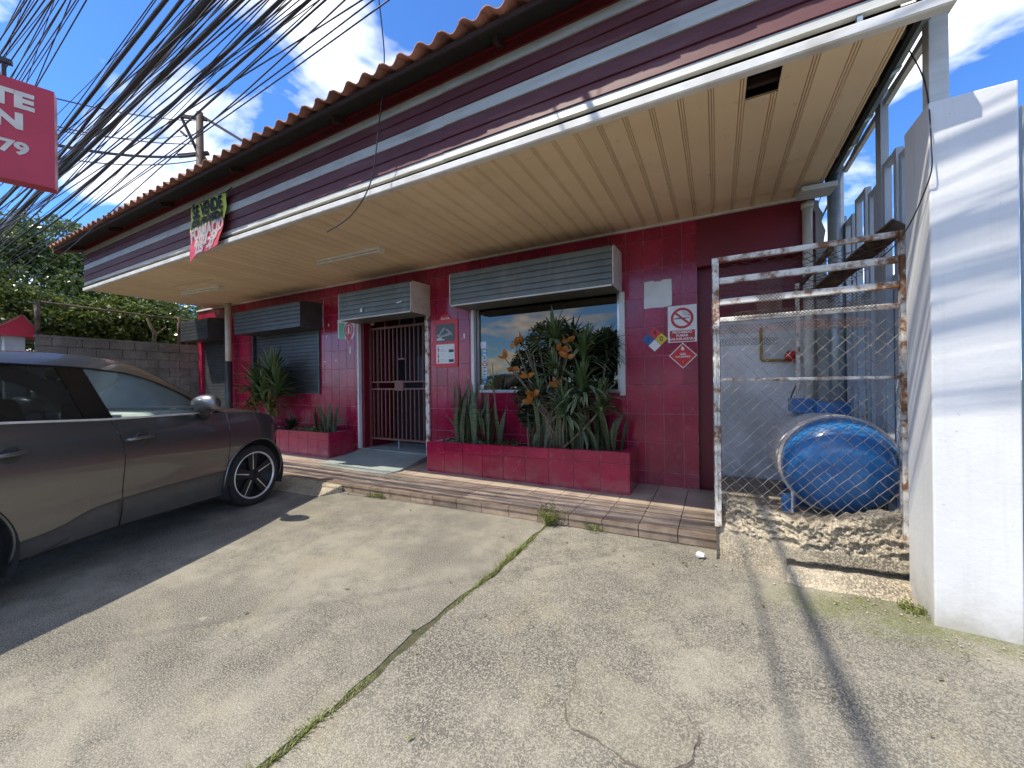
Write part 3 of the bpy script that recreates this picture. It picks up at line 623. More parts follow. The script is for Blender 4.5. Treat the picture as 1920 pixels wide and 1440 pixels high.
# stickers inside the left edge of the pane
sx = -3.135
def flat(name, x0, x1, z0, z1, mat, parent, y=W+.066, t=.0015):
    q = MB(); q.box(x0, x1, y-t, y, z0, z1); return q.build(name, mat, parent)
flat('sticker', sx-.05, sx+.05, 1.90, 2.00, M['lav'], win)
zt = 1.885
for hh, mk in [(.058,'cyan'),(.052,'cyan'),(.048,'paper'),(.048,'paper'),(.045,'pink'),(.052,'lav'),(.06,'paper'),(.05,'paper'),(.05,'cyan'),(.055,'blue')]:
    s0 = flat('sticker', sx-.022, sx+.058, zt-hh, zt-.004, M[mk], win)
    flat('sticker_print', sx-.006, sx+.042, zt-hh*.72, zt-hh*.35, M[{'cyan':'white','paper':'blue','pink':'white','lav':'dgrey','blue':'white'}[mk]], win, W+.0640)
    zt -= hh
flat('sticker', -3.20, -3.135, 1.275, 1.345, M['paper'], win); 
text('VISA', .024, ((sx+.018,W+.063,1.752),(1,0,0),(0,0,1)), M['blue'], win, 'sticker_print')

# ------------------------------------------------------------------ doorway with security gate
dw = MB(); dw.box(-5.768,-5.70,W+.03,5.69,ZF,2.71); dw = dw.build('doorway', M['maroon_paint'], shop)
m = MB(); m.box(-4.25,-4.192,W+.03,5.69,ZF,2.71); m.build('jamb', M['maroon_paint'], dw)
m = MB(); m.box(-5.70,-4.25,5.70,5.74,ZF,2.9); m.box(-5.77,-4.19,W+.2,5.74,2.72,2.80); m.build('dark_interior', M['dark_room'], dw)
m = MB(); m.box(-5.768,-4.192,W+.0,5.72,ZF-.01,0.215); m.build('threshold', M['ramp'], dw)
m = MB(); m.box(-4.98,-4.70,5.55,5.56,1.42,1.90); m.build('hatch_panel', M['blue_panel'], dw)
m = MB(); m.box(-4.72,-4.27,5.60,5.61,0.25,2.7); m.build('door_leaf', M['blue_panel'], dw)
GY = W+.17
def bar(n_, x0, x1, z0, z1, par, d=.022):
    q = MB(); q.box(x0, x1, GY-d/2, GY+d/2, z0, z1); return q.build(n_, M['gate'], par)
gate = bar('security_gate', -5.70, -5.665, 0.215, 2.62, shop, .035)
bar('frame_bar', -4.285, -4.25, 0.215, 2.62, gate, .035); bar('frame_bar', -5.66, -4.29, 2.375, 2.412, gate, .034); bar('frame_bar', -5.66,-4.29,2.585,2.62,gate,.034)
bar('frame_bar', -5.66,-4.29,0.365,0.40,gate,.034); bar('frame_bar', -5.66,-4.29,1.400,1.425,gate,.032); bar('frame_bar', -5.66,-4.29,1.275,1.30,gate,.032)
bar('lock_plate', -5.06, -4.86, 1.255, 1.435, gate, .05)
for x in (-5.50, -5.49, -4.41, -4.40): bar('frame_bar', x-.012, x+.012, .40, 2.375, gate, .028)
xs = [-5.60 + i*0.0985 for i in range(14)]
for i, x in enumerate(xs):
    if x > -4.30: continue
    bar('gate_bar', x-.0085, x+.0085, 0.40, 1.275, gate); 
    if i == 7: bar('gate_bar', x-.0085, x+.0085, 1.83, 2.375, gate)
    else: bar('gate_bar', x-.0085, x+.0085, 1.425, 2.375, gate)
bar('frame_bar', xs[6], xs[8], 1.805, 1.83, gate)
for x in (-5.30,-4.95,-4.6): bar('gate_bar', x-.009, x+.009, 2.412, 2.585, gate)
m = MB(); m.tube([(-5.0,GY,.39),(-5.0,GY,.22)],.010,6); m.build('drop_bolt', M['galv'], gate)
m = MB(); m.lathe((-5.55,GY-.06,2.49),(0,-1,0),[(.0,-.03),(.035,-.02),(.045,.0),(.035,.03),(.0,.045)],14); m.build('bulb', M['grey'], dw, True)

# column, downpipe, lamps
col_ = MB(); col_.tube([(-9.92,4.74,1.95),(-9.92,4.74,3.29)],.066,14); col = col_.build('column', M['pvc'], shop, True)
m = MB(); m.tube([(-9.92,4.74,.05),(-9.92,4.74,1.95)],.070,14); m.build('painted_base', M['slat_black'], col, True)
dp = thing('downpipe', (0.82, W-.06, 0.4), 'white plastic downpipe running down the maroon wall behind the gas cage', 'pipe')
m = MB(); m.tube([(.825,W-.065,0.4),(.825,W-.065,3.10)],.043,14); m.build('pipe', M['pvc'], dp, True)
m = MB(); m.tube([(.825,W-.065,3.09),(.825,W-.065,3.14)],.052,14); m.build('collar', M['pvc'], dp, True)
m = MB(); m.tube([(.82,W-.20,3.16),(.815,W-.25,3.30)],[.05,.046],14); m.build('elbow', M['pvc'], dp, True)
def lamp(x0, x1, y0, y1, label):
    z = 3.225 - .006*x0; t = thing('ceiling_lamp', ((x0+x1)/2, (y0+y1)/2, z), label, 'lamp', 'fluorescent lamps under the canopy')
    m = MB(); m.beam((x0,y0,z-.018),(x1,y1,z-.018),.10,.035); m.build('fixture', M['lamp_white'], t)
    m = MB(); m.tube([(x0+.05,y0-.02,z-.055),(x1-.05,y1-.02,z-.055)],.014,8); m.build('tube', M['tube'], t)
    for a in (0.02, 0.98):
        q = Vector((x0,y0,z-.05)).lerp(Vector((x1,y1,z-.05)), a); m = MB(); m.box(q.x-.02,q.x+.02,q.y-.05,q.y+.05,q.z-.03,q.z+.03); m.build('end_cap', M['lamp_white'], t)
lamp(-5.30,-4.04,3.78,3.83,'fluorescent batten lamp on the soffit nearer the door'); lamp(-9.42,-8.28,3.72,3.84,'fluorescent batten lamp on the soffit at the far left end')
m = MB(); m.tube([(-9.2,3.45,3.275),(-8.8,3.42,3.24),(-8.3,3.5,3.23),(-7.9,3.52,3.27)],.008,5); o = m.build('loose_wire', M['pvc'], None); tag(o, 'short pale wire hanging from the soffit beside the far lamp', 'wire')

# entrance ramp and kerb ramp
m = MB(); m.add([(-5.62,3.93,ZF+.004),(-4.10,3.88,ZF+.004),(-4.02,4.10,ZF+.03),(-4.19,4.93,.20),(-5.77,4.93,.20),(-5.80,4.60,.14),(-5.62,3.93,ZF-.01),(-4.10,3.88,ZF-.01),(-4.02,4.10,ZF-.01),(-4.19,4.93,ZF-.01),(-5.77,4.93,ZF-.01),(-5.80,4.60,ZF-.01)],
    [(0,1,2,3,4,5),(6,11,10,9,8,7)]+[(i,6+i,6+(i+1)%6,(i+1)%6) for i in range(6)])
o = m.build('door_ramp', M['ramp'], None, auto=.012); tag(o, 'grey-green concrete wedge ramp before the gated door', 'ramp')
m = MB(); m.add([(-5.6,2.95,.01),(-4.30,3.02,.01),(-4.22,3.30,.095),(-5.6,3.27,.105),(-5.6,2.95,-.02),(-4.30,3.02,-.02),(-4.22,3.30,-.02),(-5.6,3.27,-.02)],
    [(0,1,2,3),(7,6,5,4),(0,4,5,1),(1,5,6,2),(2,6,7,3),(3,7,4,0)])
o = m.build('kerb_ramp', M['rubble'], None, auto=.015); tag(o, 'small concrete kerb ramp under the front of the car', 'ramp')
# ------------------------------------------------------------------ planters
def planter(x0, x1, y0, y1, zt0, zt1, label, right_face=True, ncol=9):
    t = thing('planter_box', ((x0+x1)/2, (y0+y1)/2, ZF), label, 'planter', 'tiled planters along the shop front')
    m = MB(); a = .008
    def zt(x): return zt0 + (zt1-zt0)*(x-x0)/(x1-x0)
    th = .09
    for (xa, xb, ya, yb) in [(x0+a,x1-a,y0+a,y0+th),(x0+a,x0+th,y0+th,y1),(x1-th,x1-a,y0+th,y1)]:
        m.add([(xa,ya,ZF),(xb,ya,ZF),(xb,yb,ZF),(xa,yb,ZF),(xa,ya,zt(xa)-.006),(xb,ya,zt(xb)-.006),(xb,yb,zt(xb)-.006),(xa,yb,zt(xa)-.006)],[(0,3,2,1),(4,5,6,7),(0,1,5,4),(1,2,6,5),(2,3,7,6),(3,0,4,7)])
    m.build('body', M['grout'], t)
    m = MB(); m.add([(x0+th,y0+th,zt0-.05),(x1-th,y0+th,zt1-.05),(x1-th,y1,zt1-.05),(x0+th,y1,zt0-.05)],[(0,1,2,3)]); m.build('soil', M['soil'], t)
    w = (x1-x0)/ncol
    for i in range(ncol):
        a0, a1 = x0+i*w, x0+(i+1)*w; ztop = zt((a0+a1)/2); zj = ztop - .125
        put('tile', tile_me, t, (a0+.002, y0-.004, ZF+.002), (w-.008, .012, zj-ZF-.006)); put('tile', tile_me, t, (a0+.002, y0-.004, zj+.002), (w-.008, .012, ztop-zj-.004))
        m = MB(); m.box(a0+.002,a1-.002,y0-.002,y0+th,ztop-.006,ztop+.004); m.build('rim_tile', M['tile'], t)
    nr = 2
    for i in range(nr):
        b0 = y0 + (y1-y0)*i/nr; b1 = y0 + (y1-y0)*(i+1)/nr
        for c, d in ((ZF, zt1-.125), (zt1-.125, zt1)):
            put('tile', tile_me, t, (x1+.006, b0+.002, c+.002), (b1-b0-.004, .012, d-c-.004), (0,0,R(90)))
        m = MB(); m.box(x1-th,x1+.002,b0+.002+ (th if i==0 else 0),b1-.002,zt1-.006,zt1+.004); m.build('rim_tile', M['tile'], t)
    return t
planter(-3.72,-0.86,4.33,4.895,.525,.575,'long maroon tiled planter under the glass window'); planter(-9.6,-5.93,4.36,4.895,.525,.535,'maroon tiled planter beside the car and the door ramp', ncol=13)

# ------------------------------------------------------------------ plants
def blade(h, w, bend=0.1, twist=0.5, n=8, tip=0.35, fold=0.25):
    m = MB(); vs = []
    for i in range(n+1):
        s = i/n; ww = w*(0.5 + 0.5*min(1, s/0.5)) * (1 if s < 1-tip else max(0.02, (1-s)/tip)**0.8)/2
        an = twist*s; cxv = bend*s*s*h
        for k, q in ((-1, 1), (0, 0), (1, 1)):
            x = k*ww*math.cos(an) - fold*ww*q*math.sin(an)*-1; y = k*ww*math.sin(an) - fold*ww*q*math.cos(an)
            vs.append((x + cxv, y, s*h))
    fs = []
    for i in range(n):
        for k in range(2): fs.append((3*i+k, 3*i+k+1, 3*i+3+k+1, 3*i+3+k))
    return m.add(vs, fs)
bl_me = [mesh_of(blade(1.0, .052*rng.uniform(.85,1.25), rng.uniform(-.08,.22), rng.uniform(-1.2,1.2)), 'leaf', M['leaf_snake'], True) for _ in range(7)]
def snake(cx0, cx1, cy0, cy1, z, n, h0, h1, label, lean=0.13, tall=()):
    t = thing('snake_plant', ((cx0+cx1)/2, (cy0+cy1)/2, z), label, 'plant', 'snake plants in the planters')
    for i in range(n):
        x = cx0 + (cx1-cx0)*(i+rng.random())/n; y = rng.uniform(cy0, cy1); h = rng.uniform(h0, h1)
        put('leaf', rng.choice(bl_me), t, (x, y, z), (rng.uniform(.8,1.25), 1, h), (rng.uniform(-lean,lean), rng.uniform(-lean,lean), rng.uniform(0,6.28)))
    for (x, y, h, rx, ry) in tall: put('leaf', bl_me[1], t, (x, y, z), (1.1,1,h), (rx, ry, rng.uniform(0,3)))
    return t
snake(-3.36,-2.98,4.48,4.72,.48,30,.45,.98,'clump of upright banded snake plant leaves at the left end of the long planter', .10, ((-3.22,4.52,1.08,.02,-.17),(-3.02,4.5,1.0,0,-.02),(-2.98,4.48,.9,0,.03)))
snake(-2.95,-2.62,4.46,4.7,.48,14,.35,.75,'loose snake plant leaves between the tall clump and the small dracaena', .14, ((-2.78,4.5,.78,0,.08),(-2.85,4.5,.76,0,.1)))
snake(-2.15,-1.55,4.45,4.62,.5,36,.35,.85,'dense snake plant leaves under the orange croton', .2)
snake(-1.58,-1.02,4.45,4.66,.52,34,.25,.66,'snake plant leaves at the right end of the long planter', .2, ((-1.24,4.6,.80,0,.02),(-1.28,4.6,.74,0,-.05),(-1.44,4.47,.70,0,0)))
snake(-6.50,-6.12,4.48,4.70,.48,20,.30,.62,'snake plant clump at the right end of the planter by the door', .10)
def strap_leaf(m, base, dirv, L, w, droop, n=7, up=None):
    base = Vector(base); d = Vector(dirv).normalized(); side = d.cross(Vector((0,0,1)))
    side = side.normalized() if side.length > .05 else Vector((1,0,0)); vs = []; p = base.copy(); cur = d.copy()
    for i in range(n+1):
        s = i/n; ww = w*(math.sin(math.pi*min(1, .12+.88*s))**.7)/2 if s < 1 else .001
        nrm_ = side.cross(cur).normalized()
        vs += [p - side*ww + nrm_*ww*.35, p, p + side*ww + nrm_*ww*.35]
        cur = (cur + Vector((0,0,-droop/n))).normalized(); p = p + cur*(L/n)
    m.add(vs, [(3*i+k,3*i+k+1,3*i+4+k,3*i+3+k) for i in range(n) for k in range(2)])
def rosette(t, c, n, L, w, mat, droop=1.1, spread=(0.1,1.45), margin=True, name='leaf_rosette', hgt=.1, sq=(1,1)):
    m = MB(); e = MB()
    for i in range(n):
        az = rng.uniform(0,6.283); po = rng.uniform(*spread); d = Vector((math.cos(az)*math.sin(po)*sq[0], math.sin(az)*math.sin(po)*sq[1], math.cos(po)))
        b = Vector(c) + Vector((0,0,rng.uniform(-hgt,hgt))); l = L*rng.uniform(.7,1.1)
        strap_leaf(m, b, d, l, w*rng.uniform(.8,1.2), droop*rng.uniform(.6,1.3))
    m.build(name, mat, t, True)
    if margin:
        src = list(m.v); nl = 24
        for j in range(0, len(src), nl):
            for side in (0, 2):
                pts = [Vector(src[j+3*i+side]) + Vector((0,0,.001)) for i in range(8)]; inn = [pts[i].lerp(Vector(src[j+3*i+1]), .48) + Vector((0,0,.0012)) for i in range(8)]
                e.add(pts + inn, [(i, i+1, 9+i, 8+i) for i in range(7)])
        e.build('leaf_margin', M['leaf_drac_margin'], t, True)
def dracaena(base, heads, label, n=60, L=.34, w=.028, mat='leaf_drac', margin=True, droop=1.2, stem=.016, sq=(1,.8)):
    t = thing('dracaena', base, label, 'plant', 'dracaenas in the planters')
    for h in heads:
        hv = Vector(h); b = Vector(base) + Vector((rng.uniform(-.05,.05), rng.uniform(-.03,.03), 0)); mid = b.lerp(hv, .5) + Vector((rng.uniform(-.04,.04),0,0))
        m = MB(); m.tube([b, mid, hv], [stem*1.2, stem, stem*.9], 7); m.build('stem', M['stem'], t, True); rosette(t, hv, n, L, w, M[mat], droop, margin=margin, sq=sq)
    return t
dracaena((-1.84,4.66,.50), [(-1.84,4.62,1.86)], 'tallest dracaena with a spiky crown in the middle of the window', 90, .42, .044)
dracaena((-1.52,4.64,.52), [(-1.44,4.60,1.68)], 'dracaena with a spiky crown at the right of the window', 95, .42, .044)
dracaena((-1.42,4.58,.52), [(-1.44,4.50,1.22)], 'low dracaena with long white-edged leaves before the window', 95, .44, .040)
dracaena((-1.30,4.72,.52), [(-1.20,4.72,1.72)], 'thin dark dracaena close to the right window frame', 90, .36, .034, margin=False, mat='leaf_dark')
dracaena((-1.72,4.50,.52), [(-2.0,4.46,1.16),(-1.64,4.44,.98),(-1.22,4.50,1.02),(-1.76,4.46,1.44)], 'bushy many-headed dracaena filling the middle of the long planter', 55, .38, .042)
dracaena((-2.64,4.55,.50), [(-2.70,4.52,1.34)], 'small dracaena on a thin bare stem before the stickers', 42, .23, .018, stem=.010)
dracaena((-8.1,4.62,.50), [(-7.95,4.58,1.50),(-8.35,4.56,1.30),(-8.1,4.5,1.12),(-7.75,4.55,1.22)], 'big bushy dracaena with broad leaves before the black window shutter', 46, .66, .075, margin=False, droop=.8, stem=.02, sq=(1,.55))
t = dracaena((-8.05,4.56,.5), [(-8.4,4.50,.96),(-7.9,4.50,.92)], 'yellowing low dracaena leaves just above the bonnet of the car', 36, .40, .06, mat='leaf_dry', margin=False, droop=1.5, sq=(1,.5))
t = thing('agave', (-7.30,4.56,.5), 'dark spiky agave low in the planter beside the bonnet', 'plant'); rosette(t, (-7.30,4.56,.52), 46, .34, .035, M['leaf_dark'], .35, margin=False, spread=(.1,1.3), hgt=.02)
# dark column shrub
def leaf_cloud(m, pts, size, up_bias=0.2, aspect=.5, r=rng):
    for p in pts:
        p = Vector(p); az = r.uniform(0,6.283); po = math.acos(r.uniform(-1,1)); d = Vector((math.cos(az)*math.sin(po), math.sin(az)*math.sin(po), math.cos(po)*.7+up_bias)).normalized()
        s_ = d.orthogonal().normalized(); s_.rotate(Matrix.Rotation(r.uniform(0,6.28),3,d)); L = size*r.uniform(.6,1.25); nn = d.cross(s_)
        m.add([p, p+d*L*.5+s_*L*aspect*.5+nn*L*.06, p+d*L, p+d*L*.5-s_*L*aspect*.5+nn*L*.06], [(0,1,2,3)])
t = thing('dark_shrub', (-2.22,4.62,.5), 'dark narrow column shrub left of the orange croton', 'plant')
m = MB(); m.tube([(-2.22,4.62,.5),(-2.24,4.62,.9),(-2.18,4.64,1.5)],[.018,.014,.008],7); m.build('stem', M['stem'], t)
m = MB(); P_ = []
for i in range(1500):
    z = rng.uniform(.78,1.58); f = math.sin(math.pi*min(1,max(0,(z-.70)/.95)))**.6; a = rng.uniform(0,6.28); rr = .21*f*math.sqrt(rng.random()); P_.append((-2.2+rr*math.cos(a), 4.62+rr*.8*math.sin(a), z))
leaf_cloud(m, P_, .075, .1, .42); m.build('foliage', M['leaf_dark'], t)
# croton
t = thing('croton', (-1.88,4.52,.5), 'croton with bare woody stems and bright orange leaves', 'plant')
tops = [(-2.28,4.40,1.84,'b'),(-2.42,4.36,1.68,''),(-2.32,4.36,1.52,''),(-2.20,4.42,1.90,''),(-2.12,4.40,1.44,''),(-1.66,4.38,1.74,'b'),(-1.58,4.38,1.66,'b'),(-1.60,4.42,1.86,''),(-1.98,4.46,1.80,'x'),(-2.06,4.44,1.72,'x'),(-1.86,4.46,1.62,'x'),(-2.14,4.46,1.80,'x'),(-1.76,4.5,1.50,'x'),(-2.02,4.34,1.20,'b'),(-2.04,4.32,1.12,'b'),(-1.72,4.4,1.32,'')]
m = MB(); lf = blade(1.0,1.0,.25,.2,6,.55,.18)
def broad_leaf():
    q = MB(); vs = []; n = 7
    for i in range(n+1):
        s = i/n; ww = .5*math.sin(math.pi*s**.85)**.8 if 0 < s < 1 else .01
        vs += [(-ww, -.10*ww, s), (0, .04, s), (ww, -.10*ww, s)]
        for k_ in (-1,-2,-3): vs[k_] = (vs[k_][0], vs[k_][1]-.22*s*s, vs[k_][2])
    q.add(vs, [(3*i+k,3*i+k+1,3*i+4+k,3*i+3+k) for i in range(n) for k in range(2)]); return q
cl_me = mesh_of(broad_leaf(), 'leaf', M['leaf_croton'], True)
hub = Vector((-1.86,4.52,.85))
for (x, y, z, k) in tops:
    q = Vector((x,y,z)); b0 = Vector((-1.88+rng.uniform(-.08,.08),4.54,.5)); mid = hub.lerp(q,.35) + Vector((rng.uniform(-.06,.06),0,rng.uniform(-.03,.03)))
    m.tube([b0, hub+Vector((rng.uniform(-.06,.06),0,rng.uniform(-.1,.1))), mid, q], [.016,.013,.010,.007], 6)
    if k != 'x':
        for j in range(8 if k == 'b' else 5):
            put('leaf', cl_me, t, q, (.062*rng.uniform(.8,1.2), .05, .125*rng.uniform(.8,1.2)), (rng.uniform(-1.1,1.1), rng.uniform(-1.5,1.5), rng.uniform(0,6.28)))
m.build('stems', M['stem'], t, True)
# low ground cover in both planters
for (x0, x1, z, lab) in [(-3.55,-2.4,.485,'low green ground cover in the soil of the long planter'),(-7.15,-6.3,.49,'low green ground cover beside the snake plant by the door')]:
    m = MB(); leaf_cloud(m, [(rng.uniform(x0,x1), rng.uniform(4.44,4.8), z+abs(rng.gauss(0,.035))) for _ in range(700)], .05, .5, .6); o = m.build('ground_cover', M['leaf_tree2']); tag(o, lab, 'plants', kind='stuff')

# ------------------------------------------------------------------ wall signs
FW = lambda x, z, y=W-.006: ((x, y, z), (1,0,0), (0,0,1))
def rect(x0, x1, z0, z1): return [(x0,z0),(x1,z0),(x1,z1),(x0,z1)]
def rrect(x0, x1, z0, z1, r, n=5):
    p = []
    for cx_, cz_, a0 in ((x1-r,z0+r,-90),(x1-r,z1-r,0),(x0+r,z1-r,90),(x0+r,z0+r,180)):
        for k in range(n+1): a = R(a0+90*k/n); p.append((cx_+r*math.cos(a), cz_+r*math.sin(a)))
    return p
s_ = thing('no_smoking_sign', (-.35,W,2.02), 'white no smoking notice with red band beside the gas cage', 'sign'); fr_ = FW(-.35, 2.03)
MB().prism(fr_, rect(-.155,.155,-.215,.215), 0, .004).build('plate', M['white'], s_)
q = MB(); n = 40
for k in range(n):
    a, b = 2*math.pi*k/n, 2*math.pi*(k+1)/n
    q.prism(fr_, [(.093*math.cos(a),.065+.093*math.sin(a)),(.122*math.cos(a),.065+.122*math.sin(a)),(.122*math.cos(b),.065+.122*math.sin(b)),(.093*math.cos(b),.065+.093*math.sin(b))], .004, .0055)
q.build('ring', M['dred'], s_)
c_, sn = math.cos(R(-42)), math.sin(R(-42))
MB().prism(fr_, [(x*c_-y*sn, .065+x*sn+y*c_) for x, y in rect(-.095,.095,-.012,.012)], .0062, .0072).build('slash', M['dred'], s_)
q = MB(); q.prism(fr_, rect(-.085,.045,.058,.070), .0045, .0058); q.prism(fr_, rect(.050,.062,.058,.070), .0045, .0058); q.prism(fr_, rect(.066,.078,.058,.070), .0045, .0058); q.build('cigarette', M['blk'], s_)
q = MB()
for off in (0, .022):
    pts = [(.078,.085+off*.4),(.062,.096+off),(.045,.092+off),(.030,.108+off),(.012,.112+off*1.2),(.006,.125+off)]; q.tube([Vector((-.35+a, W-.0115, 2.03+b)) for a, b in pts], .0026, 5)
q.build('smoke', M['blk'], s_)
MB().prism(fr_, rect(-.135,.135,-.205,-.075), .004, .0055).build('band', M['dred'], s_)
for i, tx in enumerate(('PROHIBIDO','FUMAR','GAS INFLAMABLE')): text(tx, .040 if i < 2 else .037, FW(-.35, 2.03-.098-.040*i), M['white'], s_, bold=.0012, h=.0058)
s_ = thing('hazard_diamond', (-.655,W,1.72), 'four-coloured hazard diamond with 4, 1 and 0', 'sign'); fr_ = FW(-.655,1.868)
D = .15
for nm, cx_, cz_, mk, tx in (('quarter',0,D/2,'red','4'),('quarter',-D/2,0,'blue','1'),('quarter',D/2,0,'yellow','0'),('quarter',0,-D/2,'white','')):
    h = D/2-.003; MB().prism(fr_, [(cx_,cz_-h),(cx_+h,cz_),(cx_,cz_+h),(cx_-h,cz_)], .002, .004).build(nm, M[mk], s_)
    if tx: text(tx, .085, ((-.655+cx_, W-.006, 1.868+cz_),(1,0,0),(0,0,1)), M['blk'], s_, bold=.001, h=.005)
MB().prism(fr_, [(0,-D),(D,0),(0,D),(-D,0)], 0, .002).build('backing', M['dgrey'], s_)
s_ = thing('gas_diamond', (-.346,W,1.50), 'red flammable gas diamond with a white border and flame', 'sign'); fr_ = FW(-.346,1.658); D = .152
MB().prism(fr_, [(0,-D),(D,0),(0,D),(-D,0)], 0, .003).build('border', M['white'], s_); D2 = .138; MB().prism(fr_, [(0,-D2),(D2,0),(0,D2),(-D2,0)], .003, .0045).build('face', M['red'], s_)
MB().prism(fr_, [(-.012,.062),(-.02,.075),(-.014,.09),(-.004,.112),(.004,.098),(.012,.092),(.019,.078),(.012,.063)], .0045, .006).build('flame', M['white'], s_)
text('GAS', .036, FW(-.346,1.675), M['white'], s_, bold=.0008, h=.005); text('INFLAMABLE', .028, FW(-.346,1.645), M['white'], s_, bold=.0008, h=.005); text('2', .03, FW(-.346,1.585), M['white'], s_, h=.005)
s_ = MB(); s_.prism(FW(-.615,2.41), [(-.16,-.165),(-.05,-.16),(.06,-.168),(.155,-.15),(.158,.02),(.155,.16),(.06,.165),(.03,.148),(-.03,.15),(-.05,.165),(-.155,.16),(-.158,0)], -.004, .0045); o = s_.build('bare_patch', M['paper'], None)
tag(o, 'bare off-white square on the maroon wall where a fitting was removed', 'patch')
# menu board by the window
s_ = thing('menu_board', (-3.80,W,1.63), 'red menu board with photo and price panel beside the window', 'sign'); fr_ = FW(-3.80,2.015)
MB().prism(fr_, rrect(-.245,.245,-.385,.375,.035), 0, .012).build('panel', M['red'], s_); MB().prism(fr_, disc(0,.375,.105,24,.085), .0, .0115).build('crest', M['red'], s_)
text('Coca-Cola', .055, FW(-3.80,2.405), M['white'], s_, bold=.0006, h=.0125, sx=.72, shear=.35)
MB().prism(fr_, rrect(-.19,.19,.02,.30,.04), .012, .0135).build('photo_panel', M['dgrey'], s_)
q = MB()
for (a, b, w_, ang) in [(-.07,.18,.10,.8),(.08,.17,.09,-.7),(0,.12,.13,.2),(-.12,.11,.06,-.4)]:
    ca, sa = math.cos(ang), math.sin(ang); q.prism(fr_, [(a+(x*ca-y*sa), b+(x*sa+y*ca)) for x, y in [(-w_,-.012),(w_*.6,-.02),(w_,.0),(w_*.5,.022),(-w_*.8,.014)]], .0135, .0142+.0003*abs(ang))
q.build('photo_shape', M['grey'], s_)
q = MB(); q.prism(fr_, rect(-.165,-.01,.045,.06), .0145, .0153); q.prism(fr_, rect(-.165,-.06,.068,.08), .0145, .0153); q.build('caption', M['white'], s_)
MB().prism(fr_, rrect(-.18,.18,-.325,-.02,.02), .012, .0135).build('price_panel', M['paper'], s_)
for zc, n_ in ((-.09,3),(-.19,2),(-.27,2)):
    MB().prism(fr_, [(-.150,zc-.04),(-.125,zc-.04),(-.125,zc+.0),(-.133,zc+.02),(-.133,zc+.045),(-.142,zc+.045),(-.142,zc+.02),(-.150,zc)], .0135, .0148).build('bottle_print', M['dred'], s_)
for zc in (-.13,-.285):
    MB().prism(fr_, rect(.07,.165,zc-.022,.022+zc), .0135, .0148).build('price_print', M['blk'], s_)
    MB().prism(fr_, rect(-.10,-.02,zc+.018,zc+.024), .0135, .0148).build('line_print', M['grey'], s_); MB().prism(fr_, rect(-.10,.03,zc-.004,zc+.001), .0135, .0148).build('line_print', M['grey'], s_)
# location pin sticker
s_ = thing('pin_sticker', (-6.05,W,2.1), 'red map-pin sticker with a white bottle left of the door', 'sticker'); fr_ = FW(-6.05,2.36)
MB().prism(FW(-6.20,2.42), [(-.15,-.17),(.05,-.18),(.24,-.20),(.30,-.12),(.31,.13),(.10,.16),(-.16,.19)], 0, .0015).build('paper_backing', M['paper'], s_)
MB().prism(FW(-6.22,2.40), rect(-.10,.06,-.15,.14), .0015, .0028).build('green_notice', M['green'], s_)
def pin(s): return [(s*x, s*y) for x, y in [(0,-1.0),(.45,-.30)]] + [(s*.62*math.cos(R(a)), s*(.18+.62*math.sin(R(a)))) for a in range(-35,216,10)] + [(-s*.45,-s*.30)]
MB().prism(fr_, pin(.235), .003, .0045).build('pin_edge', M['paper'], s_); MB().prism(fr_, pin(.215), .0045, .006).build('pin_face', M['dred'], s_)
q = MB()
for k in range(24):
    a, b = 2*math.pi*k/24, 2*math.pi*(k+1)/24
    if 5.2 < a or a < 4.2: q.prism(fr_, [(r_*math.cos(t_), .04+r_*math.sin(t_)) for r_, t_ in ((.085,a),(.095,a),(.095,b),(.085,b))], .006, .0068)
q.prism(fr_, [(-.02,-.03),(.02,-.03),(.02,.05),(.009,.08),(.009,.115),(-.009,.115),(-.009,.08),(-.02,.05)], .006, .0068); q.build('bottle_symbol', M['white'], s_)
k_ = 0
for (x, z, w_, h_, par) in [(-6.02,2.02,.028,.135,0),(-6.62,2.53,.03,.05,0),(-6.68,2.32,.02,.05,0),(-6.75,1.83,.06,.012,0),(-6.42,1.84,.06,.012,0),(-3.46,2.53,.10,.022,0),(-3.44,2.10,.022,.08,0)]:
    o = MB().prism(FW(x, z), [(-w_/2,-h_/2),(w_/2,-h_/2*.9),(w_/2*.9,h_/2),(-w_/2,h_/2*.92)], -.001, .0015).build('sticker_scrap', M['white'], None)
    tag(o, ['white strip sticker below the map-pin sticker','torn white scrap high on the tiles right of the black shutter','small torn scrap below the highest scrap','short white scrap left of the pair on the middle tiles','short white scrap right of the pair on the middle tiles','white lettered scrap right of the menu board crest','small upright white scrap right of the price panel'][k_], 'sticker'); k_ += 1

# ------------------------------------------------------------------ gas cage
CY = 3.32
cage = thing('gas_cage', (0.52, CY, 0.4), 'rusty white pipe-framed wire cage round the gas tank', 'cage')
def pipe(nm, p, q, r, par, mat='rusty_white', n=8): return MB().tube([p, Vector(p).lerp(Vector(q), .5), q], r, n).build(nm, M[mat], par, True)
m = MB(); m.box(-.024,.022,CY-.022,CY+.022,.25,2.285); m.build('post', M['rusty_white'], cage); m = MB(); m.box(1.03,1.075,CY-.03,CY+.015,.25,2.29); m.build('post', M['rusty_white'], cage)
for z, r_ in ((2.272,.022),(2.11,.027),(1.95,.027),(1.815,.022),(1.36,.013)):
    m = MB(); m.beam((.023,CY,z),(1.03,CY,z+.004),r_*1.3,r_*1.7); m.build('rail', M['rusty_white'], cage, auto=.006)
for z in (2.27,1.36):
    m = MB(); m.beam((0,CY+.024,z),(0,W-.02,z),.03,.03); m.build('side_rail', M['rusty_white'], cage)
m = MB(); m.beam((0.70,W-.03,2.24),(0.70,CY+.03,2.25),.03,.03); m.build('side_rail', M['rusty_brown'], cage)
